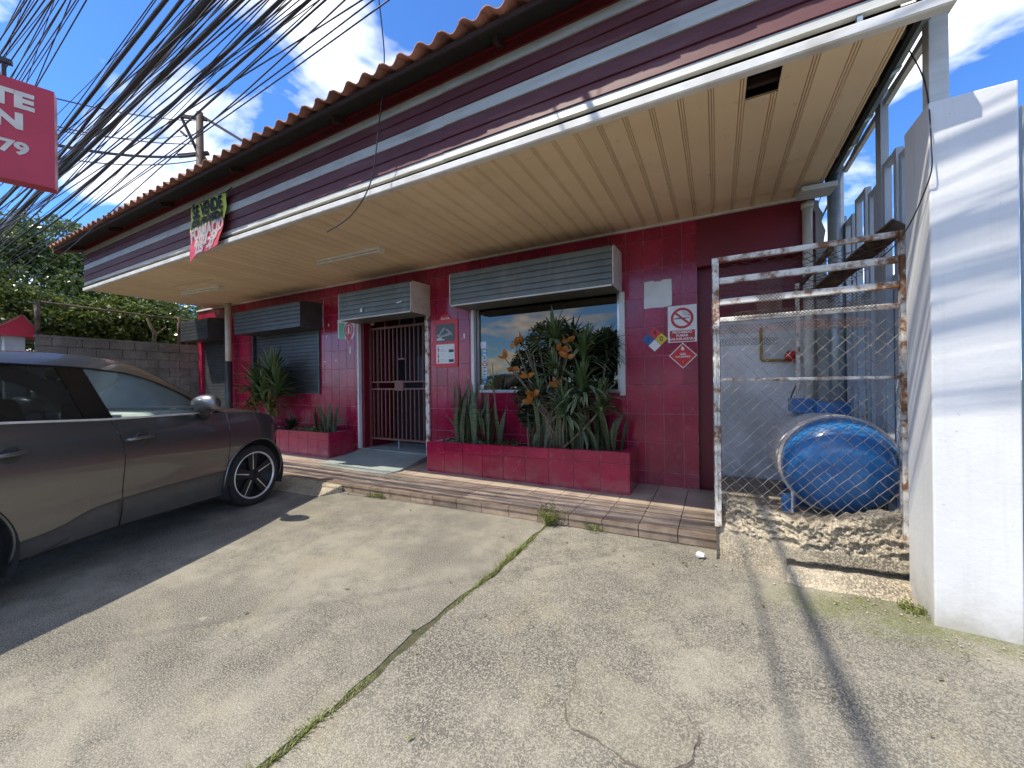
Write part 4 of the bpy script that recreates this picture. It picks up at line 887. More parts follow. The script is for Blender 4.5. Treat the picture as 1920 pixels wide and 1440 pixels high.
m = MB(); m.beam((0.66,4.35,.4),(0.66,4.35,2.24),.03,.03); m.build('stay', M['rusty_white'], cage)
# woven chain link: alternating zig-zag wires share their corners
def weave(o, U, V, w, h, du, dv, r_, name, mat, jit=.0, wob=None):
    O = Vector(o); U = Vector(U); V = Vector(V); Nn = U.cross(V).normalized(); m = MB(); nu = int(w/du); nv = int(h/dv)
    node = {}
    for i in range(nu+2):
        for j in range(nv+1):
            a = min(max(i*du + (du/2 if j % 2 else 0) - du/2, 0), w); p = O + U*(a+rng.gauss(0,jit)*du) + V*(j*dv+rng.gauss(0,jit)*dv)
            if wob: p = p + wob(a, j*dv)
            node[i, j] = p
    for i in range(nu+2):
        pts = [node[i, j] + Nn*.004*((-1)**j) for j in range(nv+1)]; m.tube(pts, r_, 4, False)
        if i+1 < nu+2:
            pts = [node[(i + (1 if j % 2 == 0 else 0)), j] - Nn*.004*((-1)**j) for j in range(nv+1)]; m.tube(pts, r_, 4, False)
    return m.build(name, mat, cage)
weave((.0,CY-.026,.44),(1,0,0),(0,0,1),1.05,1.34,.080,.042,.0024,'chain_link',M['rusty_wire'],.035, lambda a,b: Vector((0, -.012*math.sin(3*a+2*b), 0)))
weave((0,CY+.04,.42),(0,1,0),(0,0,1),1.5,1.80,.09,.045,.0019,'chain_link',M['rusty_wire'],.03)
weave((.02,CY+.05,2.245),(1,0,0),(0,.998,-.035),.98,1.5,.10,.055,.0022,'roof_mesh',M['dark_mesh'],.10, lambda a,b: Vector((0,0,-.06*math.sin(1.9*b)+.02*math.sin(5*a))))
weave((-.024,CY-.01,.40),(0,-.3,0),(0,0,1),.05,1.86,.03,.04,.002,'wire_lacing',M['dark_mesh'],.25)
def expanded(x0, x1, z0, z1, y, mat, dx=.022, dz=.011, tilt=0.0, nm='expanded_metal'):
    m = MB(); nu = int((x1-x0)/dx); nv = int((z1-z0)/dz)
    for i in range(nu+1):
        for ph in (0, 1):
            pts = []
            for j in range(nv+1):
                a = i*dx + (dx/2 if j % 2 else (0 if ph == 0 else dx)); pts.append((x0+a+rng.uniform(-.001,.001), y+.003*math.sin(9*a)+rng.uniform(-.001,.001), z0+j*dz+tilt*a+.004*math.sin(14*a)))
            m.tube(pts, .0022, 3, False)
    return m.build(nm, M[mat], cage)
expanded(-.04,.86,1.70,1.775,CY-.04,'rusty_mesh'); expanded(.12,.90,1.805,1.86,CY-.036,'dark_mesh', tilt=.01); expanded(.26,.40,1.83,2.08,CY-.036,'dark_mesh'); expanded(.10,.42,1.83,1.93,CY+.03,'dark_mesh'); expanded(.42,.90,1.87,1.955,CY+.03,'dark_mesh', tilt=.02); expanded(.02,.38,1.615,1.675,CY+.03,'dark_mesh')
# rubble plinth of the cage
import mathutils.noise as mn
pb = MB(); nx, nz = 150, 64; vs = []
def ridge(x, z, f, o): return 1-abs(2*mn.noise((x*f, z*f*1.4, o)))
for j in range(nz+1):
    for i in range(nx+1):
        x = -.015 + 1.085*i/nx; s = j/nz; topz = .43 + .05*mn.noise((x*3,1.3,0)) + .055*abs(mn.noise((x*9,4,2))) + .03*mn.noise((x*24,1,5)) + (.06*max(0,x-.75)/.3) - .05*math.exp(-((x-.55)/.16)**2)
        z = -.02 + s*(topz+.02); line = .235 + .03*mn.noise((x*6,2,9)) + .015*mn.noise((x*19,3,1)) - .03*x; rough_ = max(0, min(1, (z-line)/.012))
        y = 3.335 - .135*min(1,max(0,x)/.42)**.8 + .07*max(0,x-.42)/.6 + .16*max(0,z-.2)
        y += rough_*(.022 - .050*max(0, ridge(x,z,7,.5)-.45) - .040*max(0, ridge(x,z,17,3)-.5) - .018*mn.noise((x*48,z*52,7))) + .004*mn.noise((x*14,z*14,3))
        if x > .41 and z < .125 + .02*mn.noise((x*11,5,5)): y += .085*min(1,(x-.41)/.012)
        vs.append((x, y, z))
for i in range(nx+1):
    v = vs[nz*(nx+1)+i]; vs.append((v[0], v[1]+.10, v[2]+.02*mn.noise((v[0]*20,1,1))))
for i in range(nx+1):
    v = vs[nz*(nx+1)+i]; vs.append((v[0], 3.60, .34))
for i in range(nx+1): vs.append((-.015+1.085*i/nx, W, .30))
rows_n = nz+4; fs = [(j*(nx+1)+i, j*(nx+1)+i+1, (j+1)*(nx+1)+i+1, (j+1)*(nx+1)+i) for j in range(rows_n-1) for i in range(nx)]
pb.add(vs, fs); pb.add([(-.015,3.295,-.02),(-.015,W,-.02),(-.015,W,.30),(-.015,3.60,.34),(-.015,3.40,.43),(-.015,3.31,.43)],[(0,5,4,3,2,1)])
o = pb.build('rubble_plinth', M['rubble'], None, True); tag(o, 'crumbling concrete plinth under the gas cage', 'plinth')
n1 = 40
m = MB(); vs = []
prof = [(3.36,.088),(3.215,.082),(3.185,.065),(3.172,.04),(3.165,.012),(3.12,.004),(3.10,-.02)]
for (py, pz) in prof:
    for i in range(n1+1):
        x = .405 + .66*i/n1; k = .018*mn.noise((x*16,pz*30,2)); vs.append((x, py + .09*max(0,x-.5) + k + .03*max(0,1-i/3), pz + .6*k))
m.add(vs, [(j*(n1+1)+i, j*(n1+1)+i+1, (j+1)*(n1+1)+i+1, (j+1)*(n1+1)+i) for j in range(len(prof)-1) for i in range(n1)])
m.add([vs[k*(n1+1)] for k in range(len(prof))]+[(.405,3.36,-.02)], [tuple(range(len(prof)+1))])
o = m.build('kerb_stub', M['rubble'], None, True); tag(o, 'rough broken kerb at the foot of the gas cage', 'kerb')
# loose stones
def stone(p, r_, label, cat='stone', grp=None, mat='rubble', sq=.7):
    m = MB(); vs = []; n = 9
    for j in range(1, 6):
        for i in range(n):
            a = 2*math.pi*i/n; b = math.pi*j/6; d = Vector((math.sin(b)*math.cos(a), math.sin(b)*math.sin(a), math.cos(b)*sq)); k = r_*(1+.35*mn.noise(d*1.7+Vector(p)*9)); vs.append(Vector(p)+d*k)
    vs += [Vector(p)+Vector((0,0,r_*sq)), Vector(p)-Vector((0,0,r_*sq))]
    fs = [(j*n+i, (j+1)*n+i, (j+1)*n+(i+1)%n, j*n+(i+1)%n) for j in range(4) for i in range(n)] + [(45,i,(i+1)%n) for i in range(n)] + [(46,36+(i+1)%n,36+i) for i in range(n)]
    m.add(vs, fs); o = m.build('stone', M[mat]); tag(o, label, cat, grp); return o
stone((-.125,3.27,.022),.034,'pale loose stone on the slab beside the step end', mat='plaster')
cm = MB()
for i in range(90):
    x = rng.uniform(-.2,1.45); y = 3.12-.05*x+rng.uniform(-.07,.13) - (.10 if x > .4 else 0) - (.24 if x > 1.03 else 0); r_ = rng.uniform(.003,.011)
    c = Vector((x,y,r_*.4)); d = [Vector(v)*r_*rng.uniform(.6,1.2) for v in ((1,0,0),(0,1,0),(-1,0,0),(0,-1,0),(0,0,.8))]
    cm.add([c+v for v in d], [(0,1,4),(1,2,4),(2,3,4),(3,0,4)])
o = cm.build('rubble_crumbs', M['rubble']); tag(o, 'small loose crumbs along the foot of the cage and pillar', 'rubble', kind='stuff')

# ------------------------------------------------------------------ gas tank
M['tank_blue'] = pmat('tank_blue', (0.028,0.17,0.42), (0.018,0.11,0.29), 4, 0.3, coat=.3, bmp=.03, bscale=6)
M['tank_grey'] = pmat('tank_grey', (0.60,0.59,0.56), (0.45,0.43,0.40), 3, 0.5)
tank = thing('gas_tank', (.81,4.1,.34), 'horizontal grey gas tank with a blue domed end inside the cage', 'tank')
TC = Vector((.795,0,.715)); TS_ = 1.06
prof = [(0.001,3.46),(.09,3.467),(.17,3.49),(.24,3.525),(.29,3.57),(.325,3.63),(.337,3.69)]
MB().lathe(TC,(0,1,0),[(r*TS_,h) for r,h in prof],48).build('blue_dome', M['tank_blue'], tank, True)
MB().lathe(TC,(0,1,0),[(r*TS_,h) for r,h in [(.338,3.685),(.352,3.69),(.352,3.74),(.346,3.745),(.346,3.79),(.352,3.795),(.352,3.815),(.345,3.82)]],48).build('rim', M['box_white'], tank, True)
MB().lathe(TC,(0,1,0),[(r*TS_,h) for r,h in [(.344,3.82),(.344,4.55),(.33,4.62),(.29,4.68),(.2,4.73),(.001,4.76)]],48).build('shell', M['tank_grey'], tank, True)
for x0, x1, y0, y1, z0, z1 in ((.585,.78,4.15,4.40,1.065,1.19),(.735,.955,4.02,4.14,1.02,1.17)):
    m = MB(); m.box(x0,x1,y0,y1,z0,z1); m.build('valve_guard', M['tank_blue'], tank, auto=.006)
for y in (3.84,4.5):
    for x in (.56,.97): m = MB(); m.box(x,x+.10,y,y+.08,.30,.48); m.build('saddle', M['tank_blue'], tank)
m = MB(); m.box(.44,.52,3.62,3.70,.34,.46); m.build('foot_block', M['tank_blue'], tank); m = MB(); m.tube([(.50,3.60,.34),(.50,3.60,.50)],.008,6); m.build('anchor_rod', M['pvc'], tank)
m = MB(); m.tube([(.80,3.60,1.0),(.82,3.57,.96),(.81,3.555,.93)],.012,6); m.tube([(.80,3.58,.97),(.79,3.545,.90)],.01,6); m.tube([(.82,3.57,.95),(.84,3.54,.89)],.01,6); m.build('lifting_lug', M['rusty_brown'], tank)
gp = thing('gas_regulator', (.43,W+.06,1.57), 'red gas regulator on a yellow wall pipe with black hose', 'regulator')
M['yellow_pipe'] = pmat('ochre_pipe', (.42,.24,.03), (.30,.17,.03), 9, .5)
m = MB(); m.tube([(.43,W+.06,1.93),(.43,W+.06,1.585),(.44,W+.06,1.572),(.66,W+.06,1.570)],.014,8); m.build('pipe', M['yellow_pipe'], gp, True)
m = MB(); m.lathe((.70,W+.04,1.61),(.3,-.9,.3),[(.0,-.05),(.05,-.045),(.062,-.02),(.062,.0),(.045,.02),(.02,.05),(.012,.09),(.0,.09)],16); m.build('regulator', M['dred'], gp, True)
m = MB(); m.tube([(.74,W+.02,1.60),(.755,W-.02,1.52),(.72,4.75,1.35),(.62,4.5,1.18),(.60,4.42,1.12),(.66,4.38,1.11)],.007,6); m.build('hose', M['cable'], gp, True)
# dark pipes high on the wall, mesh-topped lean
m = MB(); m.tube([(-.05,W-.05,2.20),(.72,W-.05,2.235)],.016,8); o = m.build('wall_pipe', M['rusty_brown'], None, True); tag(o, 'dark rusty pipe along the maroon wall above the cage roof mesh', 'pipe')
# brown folded ridge sheet leaning over the cage
rs = MB(); a = Vector((1.03,3.40,2.40)); b = Vector((.72,4.15,2.12)); dv = (b-a).normalized(); sd = dv.cross(Vector((0,0,1))).normalized(); un = sd.cross(dv).normalized()
for sgn in (-1, 1):
    w1 = sd*sgn*.085 - un*.075; th = (un*.8+sd*sgn*.5).normalized()*.008
    rs.add([a, a+w1, b+w1, b, a+th, a+w1+th, b+w1+th, b+th], [(0,1,2,3),(7,6,5,4),(0,4,5,1),(1,5,6,2),(2,6,7,3),(3,7,4,0)])
o = rs.build('ridge_sheet', M['rusty_brown']); tag(o, 'brown rusty folded ridge sheet lying on the cage by the pillar', 'metal sheet')

# ------------------------------------------------------------------ white pillar, posts and slat fence
pil = thing('boundary_pillar', (1.2,3.1,0), 'smooth white boundary pillar at the right edge', 'pillar')
m = MB(); m.add([(1.042,2.945,-.03),(1.362,2.925,-.03),(1.362,3.26,-.03),(1.042,3.26,-.03),(1.042,2.945,2.868),(1.362,2.925,2.862),(1.362,3.26,2.862),(1.042,3.26,2.868)],[(0,3,2,1),(4,5,6,7),(0,1,5,4),(1,2,6,5),(2,3,7,6),(3,0,4,7)])
m.build('shaft', M['pillar'], pil, auto=.008)
m = MB(); m.box(1.052,1.132,2.965,3.045,2.866,6.2); o = m.build('steel_post', M['trim'], None, auto=.004); tag(o, 'tall pale square steel post standing on the white pillar', 'post')
fen = thing('slat_fence', (1.14,4.3,0), 'grey steel slat fence running back beside the gas cage', 'fence')
for ya, yb, zt in [(3.30,3.53,2.87),(3.57,3.82,2.94),(3.955,4.13,2.855),(4.19,4.46,2.945),(4.54,4.78,2.86),(4.87,5.20,2.96),(5.35,5.7,2.87),(5.9,6.2,2.95)]:
    for yy in (ya, yb-.045):
        m = MB(); m.box(1.10,1.14,yy,yy+.045,0,zt); m.build('slat', M['fence_grey'], fen)
    m = MB(); m.box(1.102,1.138,ya+.046,yb-.046,zt-.04,zt-.001); m.build('slat_cap', M['fence_grey'], fen)
for i in range(24):
    yy = 3.36 + i*.118
    m = MB(); m.box(1.165,1.19,yy,yy+.075,0,2.12); m.build('rear_slat', M['fence_grey'], fen)
for z in (.45,1.3,2.06):
    m = MB(); m.box(1.141,1.164,3.28,6.25,z,z+.05); m.build('fence_rail', M['fence_grey'], fen)
m = MB(); m.box(1.10,1.145,3.84,3.945,0,3.9); m.build('fence_post', M['fence_grey'], fen)
m = MB(); m.tube([(1.04,4.80,0),(1.04,4.80,3.45)],.065,16); o = m.build('galvanised_pole', M['galv'], None, True); tag(o, 'thick galvanised pole at the back corner of the canopy', 'pole')
gt = thing('yard_gate', (1.7,3.0,0), 'grey steel yard gate just right of the white pillar', 'gate')
m = MB(); m.box(1.395,1.435,2.96,3.0,0,2.75); m.build('gate_post', M['fence_grey'], gt)
for z in (.3,2.35): m = MB(); m.box(1.435,3.4,2.965,2.995,z,z+.05); m.build('gate_rail', M['fence_grey'], gt)
for i in range(12): m = MB(); m.box(1.5+i*.16,1.54+i*.16,2.97,2.99,.35,2.35); m.build('gate_bar', M['fence_grey'], gt)
# ------------------------------------------------------------------ parked car
def lerp_tab(tab, x):
    if x <= tab[0][0]: return tab[0][1]
    for (a, b), (c, d) in zip(tab[:-1], tab[1:]):
        if x <= c: return b + (d-b)*(x-a)/(c-a)
    return tab[-1][1]
def smooth_tab(tab, x):
    e = .06; return (lerp_tab(tab, x-e) + 2*lerp_tab(tab, x) + lerp_tab(tab, x+e))/4
M['car_paint'] = None
def car_paint():
    m = bpy.data.materials.new('grey_metallic_paint'); nt, N, L, bs = nodes_of(m)
    fl = noise(nt, 900, 1, obj=True); col = mixc(nt, ramp(nt, fl, [(0.4, 0.0), (0.7, 1.0)]), (0.135, 0.137, 0.139), (0.22, 0.222, 0.222))
    L.new(col, bs.inputs['Base Color']); bs.inputs['Metallic'].default_value = 0.85; bs.inputs['Roughness'].default_value = 0.36
    bs.inputs['Coat Weight'].default_value = 1.0; bs.inputs['Coat Roughness'].default_value = 0.05
    # thin road grime towards the sills
    return m
M['car_paint'] = car_paint()
M['car_trim'] = pmat('car_dark_plastic', (0.035,0.034,0.033), (0.05,0.048,0.045), 12, 0.45)
M['car_sill'] = pmat('car_sill_grey', (0.085,0.083,0.08), (0.07,0.068,0.066), 12, 0.38)
M['car_black'] = pmat('car_gloss_black', (0.01,0.01,0.011), None, 5, 0.08)
M['car_inside'] = pmat('car_interior', (0.012,0.012,0.013), (0.02,0.02,0.02), 8, 0.8)
M['dash'] = pmat('car_dashboard', (0.62,0.64,0.62), (0.55,0.57,0.55), 8, 0.7)
M['tyre'] = pmat('tyre_rubber', (0.016,0.016,0.016), (0.026,0.025,0.024), 20, 0.8, bmp=.1)
M['rim_bright'] = pmat('machined_alloy', (0.78,0.76,0.72), None, 9, 0.3, metal=.3)
M['rim_dark'] = pmat('dark_alloy', (0.012,0.012,0.013), None, 9, 0.55)
M['mirror_glass'] = glass_mat('mirror_glass', (0.02,0.02,0.02), 3.5)
M['lamp_glass'] = glass_mat('headlight_lens', (0.05,0.05,0.055), 1.8)
car = thing('parked_car', (-4.608,2.414,0), 'dark grey compact crossover parked nose to the step, passenger side on', 'car')
car.rotation_euler = (0,0,R(90+28.07-6)); BASE[car] = Vector((0,0,0))
CW = 1.76
BELT = [(-3.2,1.10),(-2.6,1.14),(-1.93,1.138),(-1.36,1.108),(-.6,1.098),(-.3,1.09),(0.1,1.065),(.44,1.0),(.62,.935),(.75,.87),(.84,.80),(.93,.74)]
ZB = [(-3.2,.45),(-2.75,.30),(-1.9,.245),(-1.27,.265),(-.3,.225),(.1,.22),(.55,.23),(.93,.26)]
CREASE = [(-3.2,.55),(-1.9,.36),(-1.63,.40),(-1.5,.462),(-1.29,.482),(-1.0,.49),(-.39,.488),(.2,.44),(.93,.42)]
PROF = [(.2,.085),(.30,.05),(.45,.026),(.56,.030),(.66,.016),(.72,.004),(.80,.0),(.90,.001),(.97,.012),(1.04,.034),(1.10,.060),(1.16,.068)]
half = [(-3.18,.88),(-3.16,.55),(-3.10,.30),(-3.0,.15),(-2.85,.06),(-2.6,.015)]
x = -2.5
while x < 0.02: half.append((x, 0.0)); x += .02
half += [(.05+.03*i, .17*((.03*i)/.57)**2.4) for i in range(0, 20)]
half += [(.655,.185),(.69,.225),(.725,.275),(.76,.335),(.79,.40),(.82,.48),(.845,.58),(.86,.70),(.868,.80),(.87,.88)]
def outline_n(i):
    a = half[max(0,i-1)]; b = half[min(len(half)-1,i+1)]; t = Vector((b[0]-a[0], b[1]-a[1])).normalized(); return Vector((-t.y, t.x))   # inward on the right side
def side_pt(i, z, extra=0.0, mirror=False):
    x, y = half[i]; n = outline_n(i); ins = smooth_tab(PROF, z) + extra; px, py = x + n.x*ins, y + n.y*ins
    return Vector((px, CW-py if mirror else py, z))
def warp(x, z): return -.055*max(0,(z-.78)/.32)**2*math.exp(-((x+1.27)/.35)**2)
ARCH = [(.11,.345,.415),(-2.29,.345,.415)]
def band(i0, i1, lo, hi, nz, extra=0.0, mirror=False, cut=True, fade=False):
    vs = []; idx = {}; fs = []; cols_ = list(range(i0, i1+1))
    for c, i in enumerate(cols_):
        xx = half[i][0]; za, zb = lo(xx), hi(xx)
        for j in range(nz+1):
            z = za + (zb-za)*j/nz; e = extra
            p = side_pt(i, z, e, mirror); p.x += warp(xx, z); idx[c,j] = len(vs); vs.append(p)
    keep = []
    for c in range(len(cols_)-1):
        for j in range(nz):
            q = (idx[c,j], idx[c+1,j], idx[c+1,j+1], idx[c,j+1]); ce = sum((vs[k] for k in q), Vector())/4
            if cut and any((ce.x-ax)**2 + (ce.z-az)**2 < r_*r_ for ax, az, r_ in ARCH): continue
            keep.append(q)
    used = {k for q in keep for k in q}
    if cut:
        for k in used:
            for ax, az, r_ in ARCH:
                d = Vector((vs[k].x-ax, vs[k].z-az)); L_ = d.length
                if L_ < r_ or (L_ < r_+.012): 
                    if L_ > 1e-4: vs[k].x, vs[k].z = ax + d.x/L_*r_, az + d.y/L_*r_
    m = MB(); m.add(vs, [q if not mirror else q[::-1] for q in keep]); return m
def col_at(x): return min(range(len(half)), key=lambda i: (abs(half[i][0]-x), i))
iR, iS1, iS2, iN = col_at(-1.87), col_at(-1.27), col_at(-.275), len(half)-1
bz = lambda x: smooth_tab(ZB, x); cz = lambda x: smooth_tab(CREASE, x); tz = lambda x: smooth_tab(BELT, x)
for mir in (False, True):
    for nm, a, b in (('rear_quarter',0,iR),('rear_door',iR,iS1),('front_door',iS1,iS2),('front_fender',iS2,iN)):
        band(a, b, cz, tz, 30, 0, mir).build(nm, M['car_paint'], car, True, True)
    band(0, iN, bz, lambda x: cz(x)-.001, 14, .016, mir).build('sill_panel', M['car_sill'], car, True, True)
    band(col_at(-1.87), col_at(-.275), lambda x: cz(x)-.004, lambda x: cz(x)+.004, 1, -.001, mir).build('sill_line', M['car_trim'], car, True, True)
# door seams
def seam(pts):
    m = MB(); m.tube([(p[0]+warp(p[0],p[1]), smooth_tab(PROF,p[1])+.001, p[1]) for p in pts], .0048, 5); return m.build('door_seam', M['car_black'], car, False, True)
seam([(-1.27, .27+.042*k) for k in range(21)]); seam([(-.275, .27+.045*k) for k in range(19)])
m = MB(); m.tube([(x, .052+.02, cz(x)-.13) for x in [-1.80+.05*k for k in range(30)]], .003, 4); m.build('door_seam', M['car_black'], car, False, True)
# bonnet
def hood():
    xs = [-.36+.03*k for k in range(41)]; m = MB(); vs = []; ny = 24; 
    for k, xx in enumerate(xs):
        xx = min(xx, .862); i = min(range(col_at(-.5), len(half)), key=lambda q: abs(half[q][0]-xx)); p = side_pt(i, tz(half[i][0])); x0 = p.x if k else -.36; ya = p.y; zt_ = p.z
        for j in range(ny+1):
            s = j/ny; y = ya + (CW-2*ya)*s; u = abs(2*s-1); cr = .062*(1-u**3.0); crease = .012*math.exp(-((u-.80)/.06)**2)
            vs.append((x0 + (-.10*(1-u*u) if k == 0 else 0), y, zt_ + (cr+crease)*min(1,(.9-x0)/.35)))
    m.add(vs, [(k*(ny+1)+j, (k+1)*(ny+1)+j, (k+1)*(ny+1)+j+1, k*(ny+1)+j+1) for k in range(len(xs)-1) for j in range(ny)]); return m
hood().build('bonnet', M['car_paint'], car, True, True)
# greenhouse
ROOF = [(-3.1,1.30),(-2.8,1.47),(-2.4,1.565),(-1.9,1.605),(-1.5,1.622),(-1.2,1.61),(-1.0,1.572),(-.85,1.50),(-.67,1.395),(-.41,1.225),(-.27,1.12),(-.20,1.09)]
WTOP = [(-2.7,1.40),(-2.4,1.485),(-1.86,1.522),(-1.55,1.515),(-1.38,1.508),(-1.1,1.475),(-.89,1.402),(-.7,1.30),(-.5,1.155),(-.44,1.11)]
gy = lambda z: .058 + max(0, z-1.09)*.36
for mir in (False, True):
    f = (lambda y: CW-y) if mir else (lambda y: y)
    xs = [-2.95+.04*k for k in range(68)]; m = MB(); vs = []
    for xx in xs:
        zr = smooth_tab(ROOF, xx); zw = min(smooth_tab(WTOP, xx), zr-.02); 
        if xx > -.5: zw = max(zw, 1.075)
        if xx < -2.55: zw = max(1.12, zw - (-2.55-xx)*1.2)
        for s in (0, .35, .7, 1.0):
            z = zw + (zr-zw)*s; vs.append((xx, f(gy(z) + .05*s*s + .03*s), z))
    q4 = [(4*k+j, 4*k+4+j, 4*k+5+j, 4*k+1+j) for k in range(len(xs)-1) for j in range(3)]; m.add(vs, q4 if not mir else [q[::-1] for q in q4]); m.build('roof_rail', M['car_paint'], car, True, True)
    def pane(nm, xb0, xb1, xt0, xt1, mat, off=.0, lo=.0, nc=14):
        m = MB(); vs = []; nr = 6
        for c in range(nc+1):
            t_ = c/nc; xb = xb0+(xb1-xb0)*t_; xt = xt0+(xt1-xt0)*t_; z0 = tz(xb)+lo; z1 = max(smooth_tab(WTOP, xt)+.005, z0+.004)
            for j in range(nr+1):
                s = j/nr; z = z0+(z1-z0)*s; vs.append((xb+(xt-xb)*s, f(gy(z)+off), z))
        fs = [(c*(nr+1)+j, (c+1)*(nr+1)+j, (c+1)*(nr+1)+j+1, c*(nr+1)+j+1) for c in range(nc) for j in range(nr)]
        m.add(vs, fs if not mir else [q[::-1] for q in fs]); return m.build(nm, mat, car, True, True)
    pane('front_window', -1.30, -.44, -1.40, -.44, M['car_glass'], .006); pane('rear_window', -2.55, -1.47, -2.45, -1.55, M['car_glass_dark'], .006)
    pane('door_pillar', -1.475, -1.295, -1.555, -1.395, M['car_black'], .0, 0, 4); pane('rear_pillar', -2.95, -2.54, -2.75, -2.44, M['car_paint'], .0, 0, 6)
    m = MB(); m.tube([(xx, f(.054), tz(xx)+.006) for xx in [-2.7+.05*k for k in range(46)]], .009, 6); m.build('belt_trim', M['rim_bright'], car, True, True)
    m = MB(); m.tube([(xx, f(gy(smooth_tab(WTOP,xx))-.002), smooth_tab(WTOP,xx)+.004) for xx in [-2.4+.05*k for k in range(40)]], .007, 5); m.build('window_seal', M['car_black'], car, True, True)
m = MB(); vs = []; xs = [-2.95+.05*k for k in range(39)]; ny = 16
for xx in xs:
    zr = smooth_tab(ROOF, xx); y0 = gy(zr)+.08
    for j in range(ny+1):
        s = j/ny; vs.append((xx, y0+(CW-2*y0)*s, zr + .028*(1-(2*s-1)**2)))
m.add(vs, [(k*(ny+1)+j, (k+1)*(ny+1)+j, (k+1)*(ny+1)+j+1, k*(ny+1)+j+1) for k in range(len(xs)-1) for j in range(ny)]); m.build('roof_panel', M['car_paint'], car, True, True)
m = MB(); vs = []; xs = [-1.06+.05*k for k in range(17)]
for xx in xs:
    zr = smooth_tab(ROOF, xx); y0 = gy(zr)+.075
    for j in range(ny+1):
        s = j/ny; u = 1-(2*s-1)**2; vs.append((xx + .09*u*(1+.8*(xx+1.06)), y0+(CW-2*y0)*s, zr+.028*u))
m.add(vs, [(k*(ny+1)+j, (k+1)*(ny+1)+j, (k+1)*(ny+1)+j+1, k*(ny+1)+j+1) for k in range(len(xs)-1) for j in range(ny)]); m.build('windscreen', M['car_glass'], car, True, True)
m = MB(); m.add([(-3.1,.3,1.12),(-3.1,CW-.3,1.12),(-2.93,CW-.36,1.36),(-2.93,.36,1.36)],[(0,1,2,3)]); m.build('rear_screen', M['car_glass_dark'], car, False, True)
# interior
m = MB(); m.box(-3.0,.5,.12,CW-.12,.22,.55); m.box(-3.0,-2.4,.12,CW-.12,.55,1.0); m.box(-2.2,-.5,.09,.13,.5,1.03); m.box(-2.2,-.5,CW-.13,CW-.09,.5,1.03); m.box(-.35,.6,.16,CW-.16,.5,.95); m.build('cabin_shell', M['car_inside'], car, False, True)
m = MB(); m.add([(-.85,.13,1.13),(-.30,.13,1.12),(-.30,CW-.13,1.12),(-.85,CW-.13,1.13),(-.92,.13,.80),(-.92,CW-.13,.80),(-.3,.13,.80),(-.3,CW-.13,.80)],[(0,1,2,3),(0,3,5,4),(0,4,6,1),(3,2,7,5),(1,6,7,2)]); m.build('dashboard', M['dash'], car, False, True, auto=.03)
m = MB(); m.box(-.97,-.94,.74,1.02,1.08,1.22); m.build('display', M['car_black'], car, False, True)
def seat(xc, yc):
    m = MB(); m.obox((xc+.18,yc,.62),(.27,0,.03),(0,.25,0),(0,0,.09)); m.obox((xc-.14,yc,.95),(-.09,0,.34),(0,.24,0),(.06,0,.02)); s1 = m.build('seat', M['car_inside'], car, False, True, auto=.06)
    m = MB(); m.obox((xc-.25,yc,1.36),(-.03,0,.10),(0,.14,0),(.05,0,.01)); m.build('headrest', M['car_inside'], s1, False, True, auto=.045)
seat(-1.55,.46); seat(-1.55,1.30); seat(-2.35,.46); seat(-2.35,1.30)
m = MB(); m.lathe((-1.03,1.30,1.0),(-.9,0,.42),[(.17,-.012),(.186,0),(.17,.012),(.155,0),(.17,-.012)],24,cap=False); m.build('steering_wheel', M['car_inside'], car, True, True)
m = MB(); m.obox((-.98,.86,1.44),(.02,0,0),(0,.12,0),(0,0,.035)); m.tube([(-.96,.88,1.46),(-.90,.88,1.54)],.01,5); m.build('rear_view_mirror', M['car_inside'], car, False, True, auto=.012)
# wing mirrors
for mir in (False, True):
    f = (lambda y: CW-y) if mir else (lambda y: y); m = MB(); vs = []; n1, n2 = 18, 12
    for j in range(n2+1):
        b = math.pi*j/n2
        for i in range(n1):
            a = 2*math.pi*i/n1; sx_, sz_ = math.cos(a), math.sin(a)
            ex = abs(math.sin(b))**.75; cyv = -.135 - .14*math.cos(b); px = (.10+.045*(cyv+.25))*sx_*ex; 
            if px < 0: px *= .75
            vs.append((-.66 - .10*(-cyv-.05) + px, f(cyv+.03), 1.20 + (.086+.012*math.cos(b))*sz_*ex))
    fs = [(j*n1+i, (j+1)*n1+i, (j+1)*n1+(i+1)%n1, j*n1+(i+1)%n1) for j in range(n2) for i in range(n1)]
    m.add(vs, fs if not mir else [q[::-1] for q in fs]); h_ = m.build('wing_mirror', M['car_paint'], car, True, True)
    m = MB(); m.tube([(-.53,f(.05),1.075),(-.58,f(-.01),1.10),(-.64,f(-.07),1.13)],[.05,.04,.035],8); m.build('mirror_foot', M['car_trim'], h_, True, True)
# handles
for xa in (-1.27, -2.05):
    m = MB(); m.lathe((xa+.13,.002,.945),(0,-1,0),[(.052,-.012),(.054,.001),(.045,.0012),(.0,-.006)],20); m.build('handle_cup', M['car_trim'], car, True, True)
    m = MB(); m.tube([(xa,.004,.940),(xa+.02,-.022,.943),(xa+.11,-.030,.948),(xa+.2,-.022,.953),(xa+.225,.004,.955)],[.012,.015,.014,.015,.010],8); m.build('door_handle', M['car_paint'], car, True, True)
